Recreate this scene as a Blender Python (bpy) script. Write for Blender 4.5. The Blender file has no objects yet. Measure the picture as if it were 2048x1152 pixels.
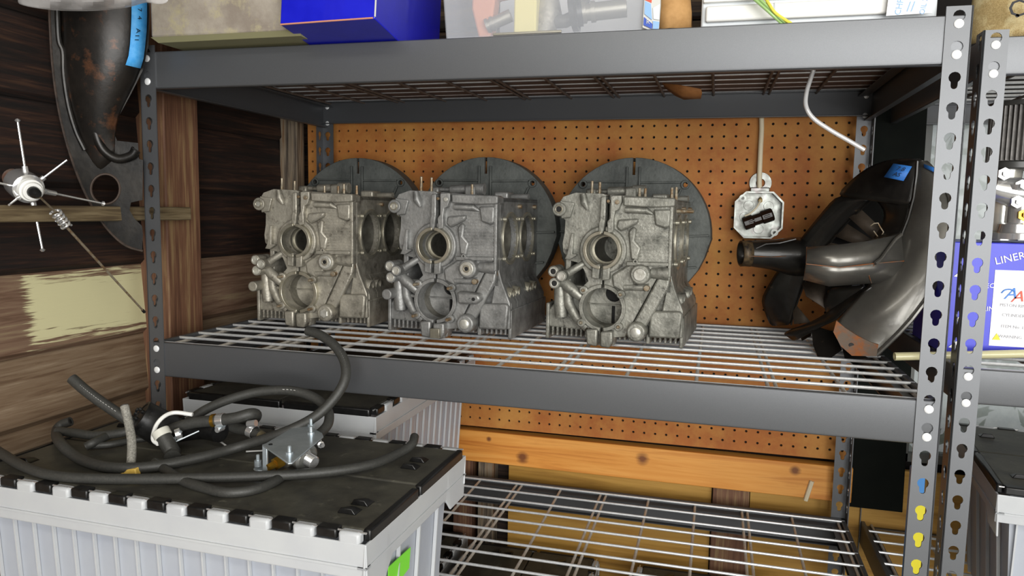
import bpy, bmesh, math, random
from mathutils import Vector, Matrix, Quaternion
random.seed(7)
S = 0.0254            # the scene is laid out in inches, stored in metres
C = bpy.context.scene.collection
SC = bpy.context.scene

# ------------------------------------------------------------ camera, sky, light, exposure
FPX = 1488.228
CR = Matrix(((0.9641492589, -0.2615709573, -0.0446860248),
             (0.2647702298, 0.9594922832, 0.0962875063),
             (0.0176898808, -0.1046670569, 0.9943499763)))   # columns: right, forward, up
CP = Vector((36.4546, -42.6032, 9.5791))
cam = bpy.data.cameras.new('camera'); camo = bpy.data.objects.new('camera', cam); C.objects.link(camo)
cam.sensor_width = 36; cam.lens = FPX / 2048 * 36; cam.clip_start = .02; cam.clip_end = 60
mc = CR.col[0], CR.col[2], -CR.col[1]
camo.matrix_world = Matrix(((mc[0][0], mc[1][0], mc[2][0], CP[0]*S), (mc[0][1], mc[1][1], mc[2][1], CP[1]*S), (mc[0][2], mc[1][2], mc[2][2], CP[2]*S), (0, 0, 0, 1)))
SC.camera = camo
w = bpy.data.worlds.new('sky'); SC.world = w; w.use_nodes = True
w.node_tree.nodes['Background'].inputs[0].default_value = (.93, .97, 1, 1)
w.node_tree.nodes['Background'].inputs[1].default_value = .6
SC.view_settings.view_transform = 'Standard'; SC.view_settings.look = 'None'
SC.view_settings.gamma = 1; SC.view_settings.use_curve_mapping = False
SC.view_settings.exposure = -0.05
def area(name, loc, target, sx, sy, power, col):
    l = bpy.data.lights.new(name, 'AREA'); l.shape = 'RECTANGLE'; l.size = sx*S; l.size_y = sy*S; l.energy = power; l.color = col
    o = bpy.data.objects.new(name, l); C.objects.link(o); o.location = Vector(loc)*S
    o.rotation_euler = (Vector(target)-Vector(loc)).to_track_quat('-Z', 'Y').to_euler(); return o
area('daylight_through_garage_door', (88, -112, 13), (44, 5, 4), 112, 62, 140, (1, .99, .965))
area('ceiling_fill_light', (30, -62, 43), (30, -30, 0), 48, 10, 10, (1, .97, .9))  # added overhead fill; no lamp is known to hang there

# ------------------------------------------------------------ pixels of the photograph to points (inches)
def at(u, v, X=None, Y=None, Z=None):
    q = CR @ Vector(((u-1024)/FPX, 1, -(v-576)/FPX))
    if X is not None: t = (X-CP[0])/q[0]
    elif Y is not None: t = (Y-CP[1])/q[1]
    else: t = (Z-CP[2])/q[2]
    return CP + q*t

# ------------------------------------------------------------ materials
MATS = {}
def nd(t, k, **kw):
    n = t.nodes.new(k)
    for a, b in kw.items(): setattr(n, a, b)
    return n
def rgb(c): return (c[0], c[1], c[2], 1) if not isinstance(c, str) else tuple(((int(c[i:i+2], 16)/255)**2.2) for i in (0, 2, 4)) + (1,)
def mat(name, c1, c2=None, rough=.5, metal=0, scale=6, stretch=(1, 1, 1), lo=.35, hi=.65, bump=0, bscale=None, detail=5, spots=None, coat=0, trans=0, alpha=1, sub=0, rvar=0, emis=0, tl=0, obj=True):
    """noise-mixed colours in object space (inches), fine relief, optional spots: (colour, scale, lo, hi)"""
    if name in MATS: return MATS[name]
    m = bpy.data.materials.new(name); m.use_nodes = True; t = m.node_tree; b = t.nodes['Principled BSDF']
    b.inputs['Roughness'].default_value = rough; b.inputs['Metallic'].default_value = metal
    b.inputs['Coat Weight'].default_value = coat
    tc = nd(t, 'ShaderNodeTexCoord'); mp = nd(t, 'ShaderNodeMapping'); t.links.new(tc.outputs['Object'], mp.inputs[0])
    mp.inputs['Scale'].default_value = tuple(s/S for s in stretch)
    col = None
    if c2 is not None:
        n = nd(t, 'ShaderNodeTexNoise'); n.inputs['Scale'].default_value = scale; n.inputs['Detail'].default_value = detail; n.inputs['Roughness'].default_value = .62
        t.links.new(mp.outputs[0], n.inputs['Vector'])
        r = nd(t, 'ShaderNodeMapRange'); r.inputs[1].default_value = lo; r.inputs[2].default_value = hi; t.links.new(n.outputs[0], r.inputs[0])
        x = nd(t, 'ShaderNodeMix', data_type='RGBA'); x.inputs[6].default_value = rgb(c1); x.inputs[7].default_value = rgb(c2)
        t.links.new(r.outputs[0], x.inputs[0]); col = x.outputs[2]
        if rvar:
            q = nd(t, 'ShaderNodeMapRange'); q.inputs[3].default_value = rough-rvar; q.inputs[4].default_value = rough+rvar
            t.links.new(r.outputs[0], q.inputs[0]); t.links.new(q.outputs[0], b.inputs['Roughness'])
    if spots:
        for k, (sc, ss, sl, sh) in enumerate(spots):
            n = nd(t, 'ShaderNodeTexNoise'); n.inputs['Scale'].default_value = ss; n.inputs['Detail'].default_value = 6; n.inputs['Roughness'].default_value = .7
            mp2 = nd(t, 'ShaderNodeMapping'); t.links.new(mp.outputs[0], mp2.inputs[0]); mp2.inputs['Location'].default_value = (3.7*k+1, 9.1*k, 2.2)
            t.links.new(mp2.outputs[0], n.inputs['Vector'])
            r = nd(t, 'ShaderNodeMapRange'); r.inputs[1].default_value = sl; r.inputs[2].default_value = sh; t.links.new(n.outputs[0], r.inputs[0])
            x = nd(t, 'ShaderNodeMix', data_type='RGBA'); x.inputs[7].default_value = rgb(sc)
            if col: t.links.new(col, x.inputs[6])
            else: x.inputs[6].default_value = rgb(c1)
            t.links.new(r.outputs[0], x.inputs[0]); col = x.outputs[2]
    if col: t.links.new(col, b.inputs['Base Color'])
    else: b.inputs['Base Color'].default_value = rgb(c1)
    if bump:
        n = nd(t, 'ShaderNodeTexNoise'); n.inputs['Scale'].default_value = bscale or scale*3; n.inputs['Detail'].default_value = 4
        t.links.new(mp.outputs[0], n.inputs['Vector'])
        bp = nd(t, 'ShaderNodeBump'); bp.inputs['Strength'].default_value = bump; bp.inputs['Distance'].default_value = .0012
        t.links.new(n.outputs[0], bp.inputs['Height']); t.links.new(bp.outputs[0], b.inputs['Normal'])
    if trans: b.inputs['Transmission Weight'].default_value = trans
    if alpha < 1: b.inputs['Alpha'].default_value = alpha
    if sub: b.inputs['Subsurface Weight'].default_value = sub; b.inputs['Subsurface Radius'].default_value = (.02, .02, .02)
    if tl:
        tr = nd(t, 'ShaderNodeBsdfTranslucent'); tr.inputs[0].default_value = rgb(c1)
        ms = nd(t, 'ShaderNodeMixShader'); ms.inputs[0].default_value = tl
        o = t.nodes['Material Output']; t.links.new(b.outputs[0], ms.inputs[1]); t.links.new(tr.outputs[0], ms.inputs[2]); t.links.new(ms.outputs[0], o.inputs[0])
    MATS[name] = m; return m
def wood(name, cols, axis=0, scale=1.0, rough=.7, knots=None, worn=None, bump=.4):
    """grain running along an axis; knots: list of (point in inches, radius); worn: pale bare patch (lo, hi)"""
    m = bpy.data.materials.new(name); m.use_nodes = True; t = m.node_tree; b = t.nodes['Principled BSDF']; b.inputs['Roughness'].default_value = rough
    tc = nd(t, 'ShaderNodeTexCoord'); mp = nd(t, 'ShaderNodeMapping'); t.links.new(tc.outputs['Object'], mp.inputs[0])
    s = [3.2, 3.2, 3.2]; s[axis] = .16
    mp.inputs['Scale'].default_value = tuple(k*scale/S for k in s)
    vec = mp.outputs[0]
    big = nd(t, 'ShaderNodeTexNoise'); big.inputs['Scale'].default_value = .35; big.inputs['Detail'].default_value = 3; t.links.new(vec, big.inputs[0])
    n = nd(t, 'ShaderNodeTexNoise'); n.inputs['Scale'].default_value = 1.1; n.inputs['Detail'].default_value = 7; n.inputs['Roughness'].default_value = .6; n.inputs['Distortion'].default_value = .5
    t.links.new(vec, n.inputs[0])
    a = nd(t, 'ShaderNodeMath', operation='ADD'); t.links.new(n.outputs[0], a.inputs[0]); 
    a2 = nd(t, 'ShaderNodeMath', operation='MULTIPLY_ADD'); a2.inputs[1].default_value = .9; a2.inputs[2].default_value = -.45; t.links.new(big.outputs[0], a2.inputs[0]); t.links.new(a2.outputs[0], a.inputs[1])
    cr = nd(t, 'ShaderNodeValToRGB'); t.links.new(a.outputs[0], cr.inputs[0])
    e = cr.color_ramp.elements; k = len(cols)
    e[0].position = .28; e[0].color = rgb(cols[0]); e[1].position = .72; e[1].color = rgb(cols[-1])
    for i in range(1, k-1):
        q = e.new(.28+.44*i/(k-1)); q.color = rgb(cols[i])
    col = cr.outputs[0]
    sx = nd(t, 'ShaderNodeSeparateXYZ'); 
    if knots or worn: t.links.new(tc.outputs['Object'], sx.inputs[0])
    for (kp, kr) in (knots or []):
        v = nd(t, 'ShaderNodeVectorMath', operation='DISTANCE'); t.links.new(tc.outputs['Object'], v.inputs[0]); v.inputs[1].default_value = tuple(q*S for q in kp)
        nz = nd(t, 'ShaderNodeMath', operation='MULTIPLY_ADD'); nz.inputs[1].default_value = kr*S*1.6; nz.inputs[2].default_value = -kr*S*.8; t.links.new(n.outputs[0], nz.inputs[0])
        ad = nd(t, 'ShaderNodeMath', operation='ADD'); t.links.new(v.outputs['Value'], ad.inputs[0]); t.links.new(nz.outputs[0], ad.inputs[1])
        r = nd(t, 'ShaderNodeMapRange'); r.inputs[1].default_value = kr*S*.35; r.inputs[2].default_value = kr*S; r.inputs[3].default_value = .85; r.inputs[4].default_value = 0
        t.links.new(ad.outputs[0], r.inputs[0])
        x = nd(t, 'ShaderNodeMix', data_type='RGBA'); t.links.new(col, x.inputs[6]); x.inputs[7].default_value = rgb('5a2a18'); t.links.new(r.outputs[0], x.inputs[0]); col = x.outputs[2]
    if worn:
        (lo, hi, wc) = worn
        fac = None
        nz = nd(t, 'ShaderNodeMath', operation='MULTIPLY_ADD'); nz.inputs[1].default_value = 4.0; nz.inputs[2].default_value = -2.0; t.links.new(n.outputs[0], nz.inputs[0])
        for ax in range(3):
            if lo[ax] is None: continue
            ctr = (lo[ax]+hi[ax])/2; half = (hi[ax]-lo[ax])/2
            s1 = nd(t, 'ShaderNodeMath', operation='SUBTRACT'); t.links.new(sx.outputs[ax], s1.inputs[0]); s1.inputs[1].default_value = ctr*S
            s2 = nd(t, 'ShaderNodeMath', operation='ABSOLUTE'); t.links.new(s1.outputs[0], s2.inputs[0])
            s3 = nd(t, 'ShaderNodeMath', operation='MULTIPLY_ADD'); s3.inputs[1].default_value = -1/S; s3.inputs[2].default_value = half; t.links.new(s2.outputs[0], s3.inputs[0])
            if fac is None: fac = s3.outputs[0]
            else:
                mn = nd(t, 'ShaderNodeMath', operation='MINIMUM'); t.links.new(fac, mn.inputs[0]); t.links.new(s3.outputs[0], mn.inputs[1]); fac = mn.outputs[0]
        ad = nd(t, 'ShaderNodeMath', operation='ADD'); t.links.new(fac, ad.inputs[0]); t.links.new(nz.outputs[0], ad.inputs[1])
        r = nd(t, 'ShaderNodeMapRange'); r.inputs[1].default_value = -.1; r.inputs[2].default_value = .35; t.links.new(ad.outputs[0], r.inputs[0])
        x = nd(t, 'ShaderNodeMix', data_type='RGBA'); t.links.new(col, x.inputs[6]); x.inputs[7].default_value = rgb(wc); t.links.new(r.outputs[0], x.inputs[0]); col = x.outputs[2]
    t.links.new(col, b.inputs['Base Color'])
    bp = nd(t, 'ShaderNodeBump'); bp.inputs['Strength'].default_value = bump; bp.inputs['Distance'].default_value = .002
    t.links.new(n.outputs[0], bp.inputs['Height']); t.links.new(bp.outputs[0], b.inputs['Normal'])
    return m

M_BEAM = mat('charcoal_paint', '595b5e', '5f6164', rough=.42, metal=.5, scale=30, bump=.1, bscale=60, lo=.3, hi=.7)
M_BEAM.node_tree.nodes['Principled BSDF'].inputs['Specular IOR Level'].default_value = 1.0
M_WIRE = mat('galvanised_wire', 'd4d6d8', 'c4c6c8', rough=.3, metal=.35, scale=4)
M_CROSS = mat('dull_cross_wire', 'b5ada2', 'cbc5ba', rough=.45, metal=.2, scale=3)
M_CROSS_SHADE = mat('shaded_cross_wire', '5c4f47', '6e6158', rough=.6, metal=.1, scale=3)  # darker cross-wire copy: shade under the top deck put into the colour
M_RIVET = mat('bright_rivet', 'eceeef', rough=.35, metal=.2)
M_PEG = mat('pegboard_brown', 'ab6830', '995828', rough=.72, scale=.5, lo=.3, hi=.7, bump=.08, bscale=30, spots=[('b98240', .18, .4, .65)])
M_DARK = mat('dark_void', '15110e', rough=.9)
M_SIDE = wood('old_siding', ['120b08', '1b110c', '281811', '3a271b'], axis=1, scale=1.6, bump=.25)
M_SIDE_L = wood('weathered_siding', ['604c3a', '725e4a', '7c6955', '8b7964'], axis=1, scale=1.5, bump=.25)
M_SIDE_P = wood('patched_siding', ['5a4434', '6b5343', '78614f', '86745a'], axis=1, scale=1.5, bump=.2, worn=((None, -5.1, .35), (None, 9, 4.7), 'cdc79c'))
M_SIDEX = wood('back_siding', ['100a07', '22150f', '38281d', '54432f'], axis=0, scale=1.5, bump=.25)
M_STUD = wood('old_stud', ['54392a', '664736', '75543f', '8d7352'], axis=2, scale=1.3, bump=.25)
M_STUD2 = wood('grey_stud', ['2e2620', '5d5246', '837562', '6a5038'], axis=2, scale=.9)
M_RAIL = wood('grey_rail', ['4f4230', '655740', '776950', '82745a'], axis=1, scale=1.5, bump=.2)
M_PINE = wood('new_pine', ['b8702c', 'd38c3e', 'dc9a4c', 'c57f38'], axis=0, scale=.45, rough=.55, knots=[(at(1285, 918, Y=25), .75), (at(1045, 915, Y=25), .7), (at(1590, 940, Y=25), .55), (at(978, 878, Y=25), .3)], bump=.12)
M_PLY = wood('plywood', ['8a6426', 'ab8038', 'bd9247', 'a87a34'], axis=0, scale=.35, rough=.6, bump=.15)
M_ALU = mat('cast_aluminium', '9f9e95', '65655e', rough=.5, metal=.55, scale=.7, lo=.35, hi=.68, bump=.55, bscale=5, spots=[('34332f', 1.1, .56, .72), ('b3b1a4', 2.2, .6, .8)], rvar=.1)
M_ALU2 = mat('cast_aluminium_warm', 'b2ada0', '757167', rough=.5, metal=.55, scale=.7, lo=.35, hi=.68, bump=.55, bscale=5, spots=[('3b342b', 1.1, .56, .72), ('c0bba8', 2.2, .6, .8)], rvar=.1)
M_ALU3 = mat('cast_aluminium_cool', '9c9c9a', '666664', rough=.5, metal=.55, scale=.7, lo=.35, hi=.68, bump=.5, bscale=5, spots=[('3a3c3c', 1.1, .6, .75), ('aeb1b0', 2.2, .6, .8)], rvar=.1)
M_BELL = mat('dark_cast_housing', '5f625f', '434644', rough=.6, metal=.4, scale=.5, lo=.35, hi=.68, bump=.5, bscale=4, spots=[('2c2d2b', .8, .58, .75), ('7c7e79', 1.8, .62, .8)])  # darker and duller than the case castings
M_MACH = mat('machined_aluminium', 'b5b1a2', 'a19c8c', rough=.3, metal=.75, scale=2)
M_PLUG = mat('bright_plug', 'd5d4cc', 'aeaca2', rough=.35, metal=.6, scale=2.5, bump=.2)
M_STEEL = mat('rusty_stud', '948a78', '7d664c', rough=.45, metal=.6, scale=2.5, lo=.45, hi=.6)
M_HOLE = mat('hole_shade_black', '100e0c', '0a0908', rough=.6, scale=1)  # black paints the shade inside holes and bores
M_BORE = mat('bore_wall', '7d7a70', '56534b', rough=.4, metal=.6, scale=1)
M_TIN = mat('black_painted_tin', '1c1b1a', '2b2926', rough=.34, metal=.15, scale=.5, lo=.4, hi=.7, bump=.25, bscale=1.5, spots=[('54483a', 1.6, .63, .78)], coat=.15)
M_TINF = mat('worn_black_face_sheen', '5e5c58', '75736d', rough=.3, metal=.6, scale=.3, lo=.35, hi=.7, bump=.2, bscale=1.2, spots=[('8a867a', 3.2, .68, .8)], coat=.2)  # base lightened for reflections on face and duct; pale specks are wear
M_RUST = mat('rusty_tin', '8f5326', '6a5c50', rough=.6, metal=.3, scale=1.3, lo=.4, hi=.6, bump=.3)
M_ARM = mat('greasy_black_steel', '1d1b19', '302b27', rough=.38, metal=.3, scale=.35, lo=.4, hi=.7, bump=.3, bscale=2, spots=[('63412c', .55, .54, .72), ('8a4a33', 1.6, .68, .76)])
M_ARM2 = mat('black_steel', '1b1a19', '33302c', rough=.36, metal=.35, scale=.6, lo=.4, hi=.7, bump=.25, bscale=2)
M_TAPE = mat('blue_masking_tape', '3f9ae0', '58acec', rough=.6, scale=3, bump=.15)
M_TAPE2 = mat('blue_tape_small', '2f6fc4', '3a7dce', rough=.6, scale=3)
M_INK = mat('marker_ink', '16161c', rough=.6)
M_HOSE = mat('black_rubber', '343432', '3e3e3b', rough=.5, scale=8, bump=.25, bscale=22)
M_BRAID = mat('grey_braided_hose', '9a988f', '6b6963', rough=.6, scale=9, bump=.6, bscale=16)
M_CHROME = mat('chrome', 'e2e2e2', rough=.18, metal=.8)
M_ZINC = mat('zinc_plate', 'b9c2c8', 'a3adb3', rough=.25, metal=.55, scale=.8)
M_BRASS = mat('brass', 'b98a33', 'd0a548', rough=.25, metal=.9, scale=3)
M_PRINT = mat('white_print', 'c9c9c4', rough=.6)
M_LID = mat('dusty_black_lid', '3a3934', '5a584e', rough=.5, scale=.35, lo=.38, hi=.72, bump=.2, bscale=6, spots=[('7c7a6c', 1.1, .6, .82)])
M_BLKP = mat('black_plastic', '141414', '202020', rough=.35, scale=3)
M_TOTE = mat('frosted_plastic', 'cdd2da', 'c2c8d4', rough=.35, scale=.25, tl=.35, lo=.3, hi=.7)
M_TOTER = mat('frosted_rim', 'd3d6d8', 'cccfd3', rough=.32, scale=.4, tl=.25)
M_TOTEK = mat('pinkish_frosted_plastic', 'd9c9c2', 'ccd0dc', rough=.35, scale=.3, tl=.35)
M_GREEN = mat('green_sticker', '7fe33a', rough=.4)
M_WHITE = mat('white_plastic', 'e6e6e2', rough=.4)
M_CONC = mat('stained_grey_box', 'a59d90', '857b70', rough=.7, scale=.45, lo=.35, hi=.65, bump=.3, bscale=8, spots=[('a89f80', .8, .52, .68)])
M_CONCE = mat('olive_box_edge', '8f8c6a', rough=.7)
M_BLUE = mat('glossy_blue_card', '1a1fb8', '2126c4', rough=.28, scale=.5, coat=.3)
M_ORNG = mat('bare_card_edge', 'c98a70', rough=.8)
M_CLEAR = mat('clear_plastic', 'dfe3ea', rough=.2, alpha=.2)
M_BAGP = mat('cloudy_bag', 'd9d6d4', rough=.22, alpha=.5, bump=.6, bscale=1.2)
M_KRAFT = mat('brown_paper', 'b98f5c', 'a87f4e', rough=.8, scale=1.5, bump=.5, bscale=2)
M_KRAFT2 = mat('dark_paper', '7a4d26', '8f5f34', rough=.8, scale=1.5, bump=.5, bscale=2)
M_BURL = mat('burlap', 'b8a070', '9c8558', rough=.95, scale=12, bump=.8, bscale=26, spots=[('d6c79a', .8, .5, .7)])
M_YEL = mat('yellow_foam', 'e6d98a', rough=.8)
M_TERRA = mat('terracotta_rubber', 'd08a6a', rough=.7)
M_BOLT = mat('dull_bolt', '9d9a90', rough=.35, metal=.7)
M_DRAWER = mat('white_clear_drawer', 'e8edf0', 'dfe5ea', rough=.25, scale=.3, tl=.2)
M_STK = mat('blue_label', '2a4fb0', rough=.4)
M_STK2 = mat('light_blue_label', '86aee0', rough=.4)
M_RED = mat('label_red', 'c9503a', rough=.5)
M_YELL = mat('label_yellow', 'd8cc2a', rough=.5)
M_WIREG = mat('green_cable', '9cc07a', rough=.4)
M_WIREY = mat('yellow_cable', 'd6cf52', rough=.4)
M_PVC = mat('cream_conduit', 'd9cdb0', rough=.45)
M_GBOX = mat('galvanised_box', '8d918c', '7c7c77', rough=.35, metal=.6, scale=1.2, rvar=.08, spots=[('978a8c', .9, .55, .75)])
M_BAKE = mat('brown_bakelite', '281a12', rough=.35)
M_TUBEC = mat('amber_clear_tube', 'd9d3a8', rough=.15, alpha=.75)
M_PANEL = mat('dark_green_panel', '0c110e', '131713', rough=.75, scale=.5); M_PANEL.node_tree.nodes['Principled BSDF'].inputs['Specular IOR Level'].default_value = .15
M_CARTON = mat('white_carton', 'f0f0f2', rough=.5)
M_CONCR = mat('concrete_floor', '8b8881', '77746d', rough=.8, scale=.3, bump=.2)
M_DRY = mat('ceiling_board', 'b9b5aa', rough=.9)
M_BENCH = wood('bench_wood', ['6b4a2a', '8f6a3e', 'a58050', '7a5832'], axis=0, scale=.5)

# ------------------------------------------------------------ mesh helpers (inches)
class MB:
    def __init__(s): s.v = []; s.f = []
    def add(s, vs, fs):
        k = len(s.v); s.v += [Vector(p) for p in vs]; s.f += [tuple(i+k for i in f) for f in fs]; return s
    def box(s, a, b, M=None):
        x0, y0, z0 = a; x1, y1, z1 = b
        vs = [Vector(p) for p in ((x0,y0,z0),(x1,y0,z0),(x1,y1,z0),(x0,y1,z0),(x0,y0,z1),(x1,y0,z1),(x1,y1,z1),(x0,y1,z1))]
        if M: vs = [M @ p for p in vs]
        return s.add(vs, [(0,3,2,1),(4,5,6,7),(0,1,5,4),(1,2,6,5),(2,3,7,6),(3,0,4,7)])
    def ring(s, path, rads, n=12, cap=True, hollow=0):
        """sweep circles of the given radii along a polyline"""
        P = [Vector(p) for p in path]; k0 = len(s.v); L = len(P)
        if not hasattr(rads, '__len__'): rads = [rads]*L
        T = []
        for i in range(L):
            a = P[max(i-1, 0)]; b = P[min(i+1, L-1)]; d = (b-a)
            if d.length < 1e-9: d = T[-1] if T else Vector((0,0,1))
            T.append(d.normalized())
        up = Vector((0,0,1)) if abs(T[0].z) < .9 else Vector((1,0,0))
        N = (up - T[0]*up.dot(T[0])).normalized()
        for i in range(L):
            if i:
                q = T[i-1].rotation_difference(T[i]); N = q @ N; N = (N - T[i]*N.dot(T[i])).normalized()
            B = T[i].cross(N)
            for j in range(n):
                a = 2*math.pi*j/n; s.v.append(P[i] + (N*math.cos(a)+B*math.sin(a))*rads[i])
        for i in range(L-1):
            for j in range(n):
                a = k0+i*n+j; b = k0+i*n+(j+1)%n; s.f.append((a, b, b+n, a+n))
        if cap:
            s.f.append(tuple(k0+j for j in reversed(range(n)))); s.f.append(tuple(k0+(L-1)*n+j for j in range(n)))
        return s
    def cyl(s, a, b, r, r2=None, n=20, cap=True):
        return s.ring([a, b], [r, r if r2 is None else r2], n, cap)
    def pipe(s, a, b, ro, ri, n=24, a0=0, a1=360):
        """hollow cylinder or part of one, from a to b (angles measured in the xz sense about the axis)"""
        a = Vector(a); b = Vector(b); T = (b-a).normalized()
        ref = Vector((1,0,0)) if abs(T.x) < .9 else Vector((0,1,0))
        N = (ref-T*ref.dot(T)).normalized(); B = -T.cross(N)
        full = abs(a1-a0) >= 360; k0 = len(s.v); m = n if full else n+1
        for j in range(m):
            t = math.radians(a0+(a1-a0)*j/n); d = N*math.cos(t)+B*math.sin(t)
            s.v += [a+d*ro, a+d*ri, b+d*ri, b+d*ro]
        for j in range(n):
            p = k0+4*j; q = k0+4*((j+1) % m)
            for e in range(4): s.f.append((p+e, q+e, q+(e+1)%4, p+(e+1)%4))
        if not full:
            s.f.append(tuple(k0+e for e in range(4))); s.f.append(tuple(k0+4*n+e for e in (3,2,1,0)))
        return s
    def prism(s, pts, a, b, axis='y'):
        """extrude a 2D outline between a and b along an axis (x: pts are yz, y: xz, z: xy)"""
        n = len(pts)
        def mk(p, t): return {'x': (t, p[0], p[1]), 'y': (p[0], t, p[1]), 'z': (p[0], p[1], t)}[axis]
        vs = [mk(p, a) for p in pts] + [mk(p, b) for p in pts]
        return s.add(vs, [tuple(range(n)), tuple(reversed(range(n, 2*n)))] + [(i, i+n, (i+1)%n+n, (i+1)%n) for i in range(n)])
    def grid(s, rows):
        h = len(rows); wd = len(rows[0]); k = len(s.v)
        for r in rows: s.v += [Vector(p) for p in r]
        for i in range(h-1):
            for j in range(wd-1): s.f.append((k+i*wd+j, k+i*wd+j+1, k+(i+1)*wd+j+1, k+(i+1)*wd+j))
        return s
    def profile(s, prof, a, b, th, axis):
        """thin bent-sheet profile (2D polyline) extruded along an axis"""
        P = [Vector((p[0], p[1])) for p in prof]; off = []
        for i in range(len(P)):
            d0 = (P[i]-P[i-1]).normalized() if i else None; d1 = (P[i+1]-P[i]).normalized() if i < len(P)-1 else None
            n0 = Vector((-d0.y, d0.x)) if d0 else None; n1 = Vector((-d1.y, d1.x)) if d1 else None
            nn = (n0 or n1) if not (n0 and n1) else (n0+n1)
            if n0 and n1: nn = nn / max(.3, (1+n0.dot(n1)))
            off.append(P[i]+nn*th)
        return s.prism([tuple(p) for p in P] + [tuple(p) for p in reversed(off)], a, b, axis)
    def build(s, name, m, parent=None, bevel=0, seg=2, smooth=True, label=None, cat=None, group=None, kind=None, base=None, solid=0, subs=0, ang=35, local=False, mesh_only=False):
        V = s.v
        if parent is not None and not local: o0 = Vector(parent['_base'])
        elif parent is not None: o0 = Vector((0,0,0))
        elif base is not None: o0 = Vector(base)
        else:
            xs = [p.x for p in V]; ys = [p.y for p in V]; zs = [p.z for p in V]
            o0 = Vector(((min(xs)+max(xs))/2, (min(ys)+max(ys))/2, min(zs)))
        me = bpy.data.meshes.new(name); me.from_pydata([tuple((p-o0)*S) for p in V], [], s.f); me.validate()
        bm = bmesh.new(); bm.from_mesh(me); bmesh.ops.recalc_face_normals(bm, faces=bm.faces); bm.to_mesh(me); bm.free()
        me.materials.append(m)
        if smooth:
            me.polygons.foreach_set('use_smooth', [True]*len(me.polygons)); me.set_sharp_from_angle(angle=math.radians(ang))
        o = bpy.data.objects.new(name, me); C.objects.link(o)
        if parent is not None: o.parent = parent
        else: o.location = o0*S
        o['_base'] = tuple(o0) if not (parent is not None and not local) else tuple(parent['_base'])
        if subs:
            md = o.modifiers.new('subs', 'SUBSURF'); md.levels = subs; md.render_levels = subs
        if solid:
            md = o.modifiers.new('solid', 'SOLIDIFY'); md.thickness = solid*S; md.offset = 0
        if bevel:
            md = o.modifiers.new('bevel', 'BEVEL'); md.width = bevel*S; md.segments = seg; md.limit_method = 'ANGLE'; md.angle_limit = math.radians(40); md.harden_normals = False
        if label: o['label'] = label
        if cat: o['category'] = cat
        if group: o['group'] = group
        if kind: o['kind'] = kind
        return o
def thing(name, loc, label, cat, rz=0, group=None, kind=None):
    o = bpy.data.objects.new(name, None); C.objects.link(o); o.location = Vector(loc)*S; o.rotation_euler = (0, 0, rz); o.empty_display_size = .02
    o['_base'] = tuple(loc)
    if label: o['label'] = label
    if cat: o['category'] = cat
    if group: o['group'] = group
    if kind: o['kind'] = kind
    return o
def copy_part(o, parent, loc=None, name=None):
    c = o.copy(); C.objects.link(c); c.parent = parent
    if loc is not None: c.location = Vector(loc)*S
    return c
def spline(P, k=8):
    P = [Vector(p) for p in P]; out = []
    for i in range(len(P)-1):
        a = P[i-1] if i else P[0]*2-P[1]; b = P[i]; c = P[i+1]; d = P[i+2] if i+2 < len(P) else P[-1]*2-P[-2]
        for j in range(k):
            t = j/k; out.append(.5*((2*b)+(c-a)*t+(2*a-5*b+4*c-d)*t*t+(3*b-a-3*c+d)*t**3))
    out.append(P[-1]); return out
def pp(lst):
    """list of (u, v, 'Y', val) to points"""
    return [at(u, v, **{ax: val}) for u, v, ax, val in lst]
def plate2d(outline, holes, th, name='plate'):
    """flat sheet with holes in local xy, thickness th, as (verts, faces) with z in 0..th"""
    cu = bpy.data.curves.new(name, 'CURVE'); cu.dimensions = '2D'; cu.fill_mode = 'BOTH'; cu.extrude = th/2
    for pts in [outline]+holes:
        sp = cu.splines.new('POLY'); sp.points.add(len(pts)-1); sp.use_cyclic_u = True
        for i, p in enumerate(pts): sp.points[i].co = (p[0], p[1], 0, 1)
    o = bpy.data.objects.new(name, cu); C.objects.link(o); dg = bpy.context.evaluated_depsgraph_get(); dg.update()
    me = bpy.data.meshes.new_from_object(o.evaluated_get(dg))
    bm = bmesh.new(); bm.from_mesh(me); bmesh.ops.remove_doubles(bm, verts=bm.verts, dist=1e-4); bm.to_mesh(me); bm.free()
    vs = [Vector((v.co.x, v.co.y, v.co.z+th/2)) for v in me.vertices]; fs = [tuple(p.vertices) for p in me.polygons]
    C.objects.unlink(o); bpy.data.objects.remove(o); bpy.data.meshes.remove(me); bpy.data.curves.remove(cu)
    return vs, fs
def circ(cx, cz, r, n=16, a0=0, a1=360, r2=None):
    full = abs(a1-a0) >= 360; m = n if full else n+1
    return [(cx+r*math.cos(math.radians(a0+(a1-a0)*i/n)), cz+(r2 or r)*math.sin(math.radians(a0+(a1-a0)*i/n))) for i in range(m)]
def keyhole(cx, cz):
    a = circ(cx, cz, .28, 10, -55, 235); return a + circ(cx, cz-.42, .155, 5, 180, 360)
TXT = {}
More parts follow.
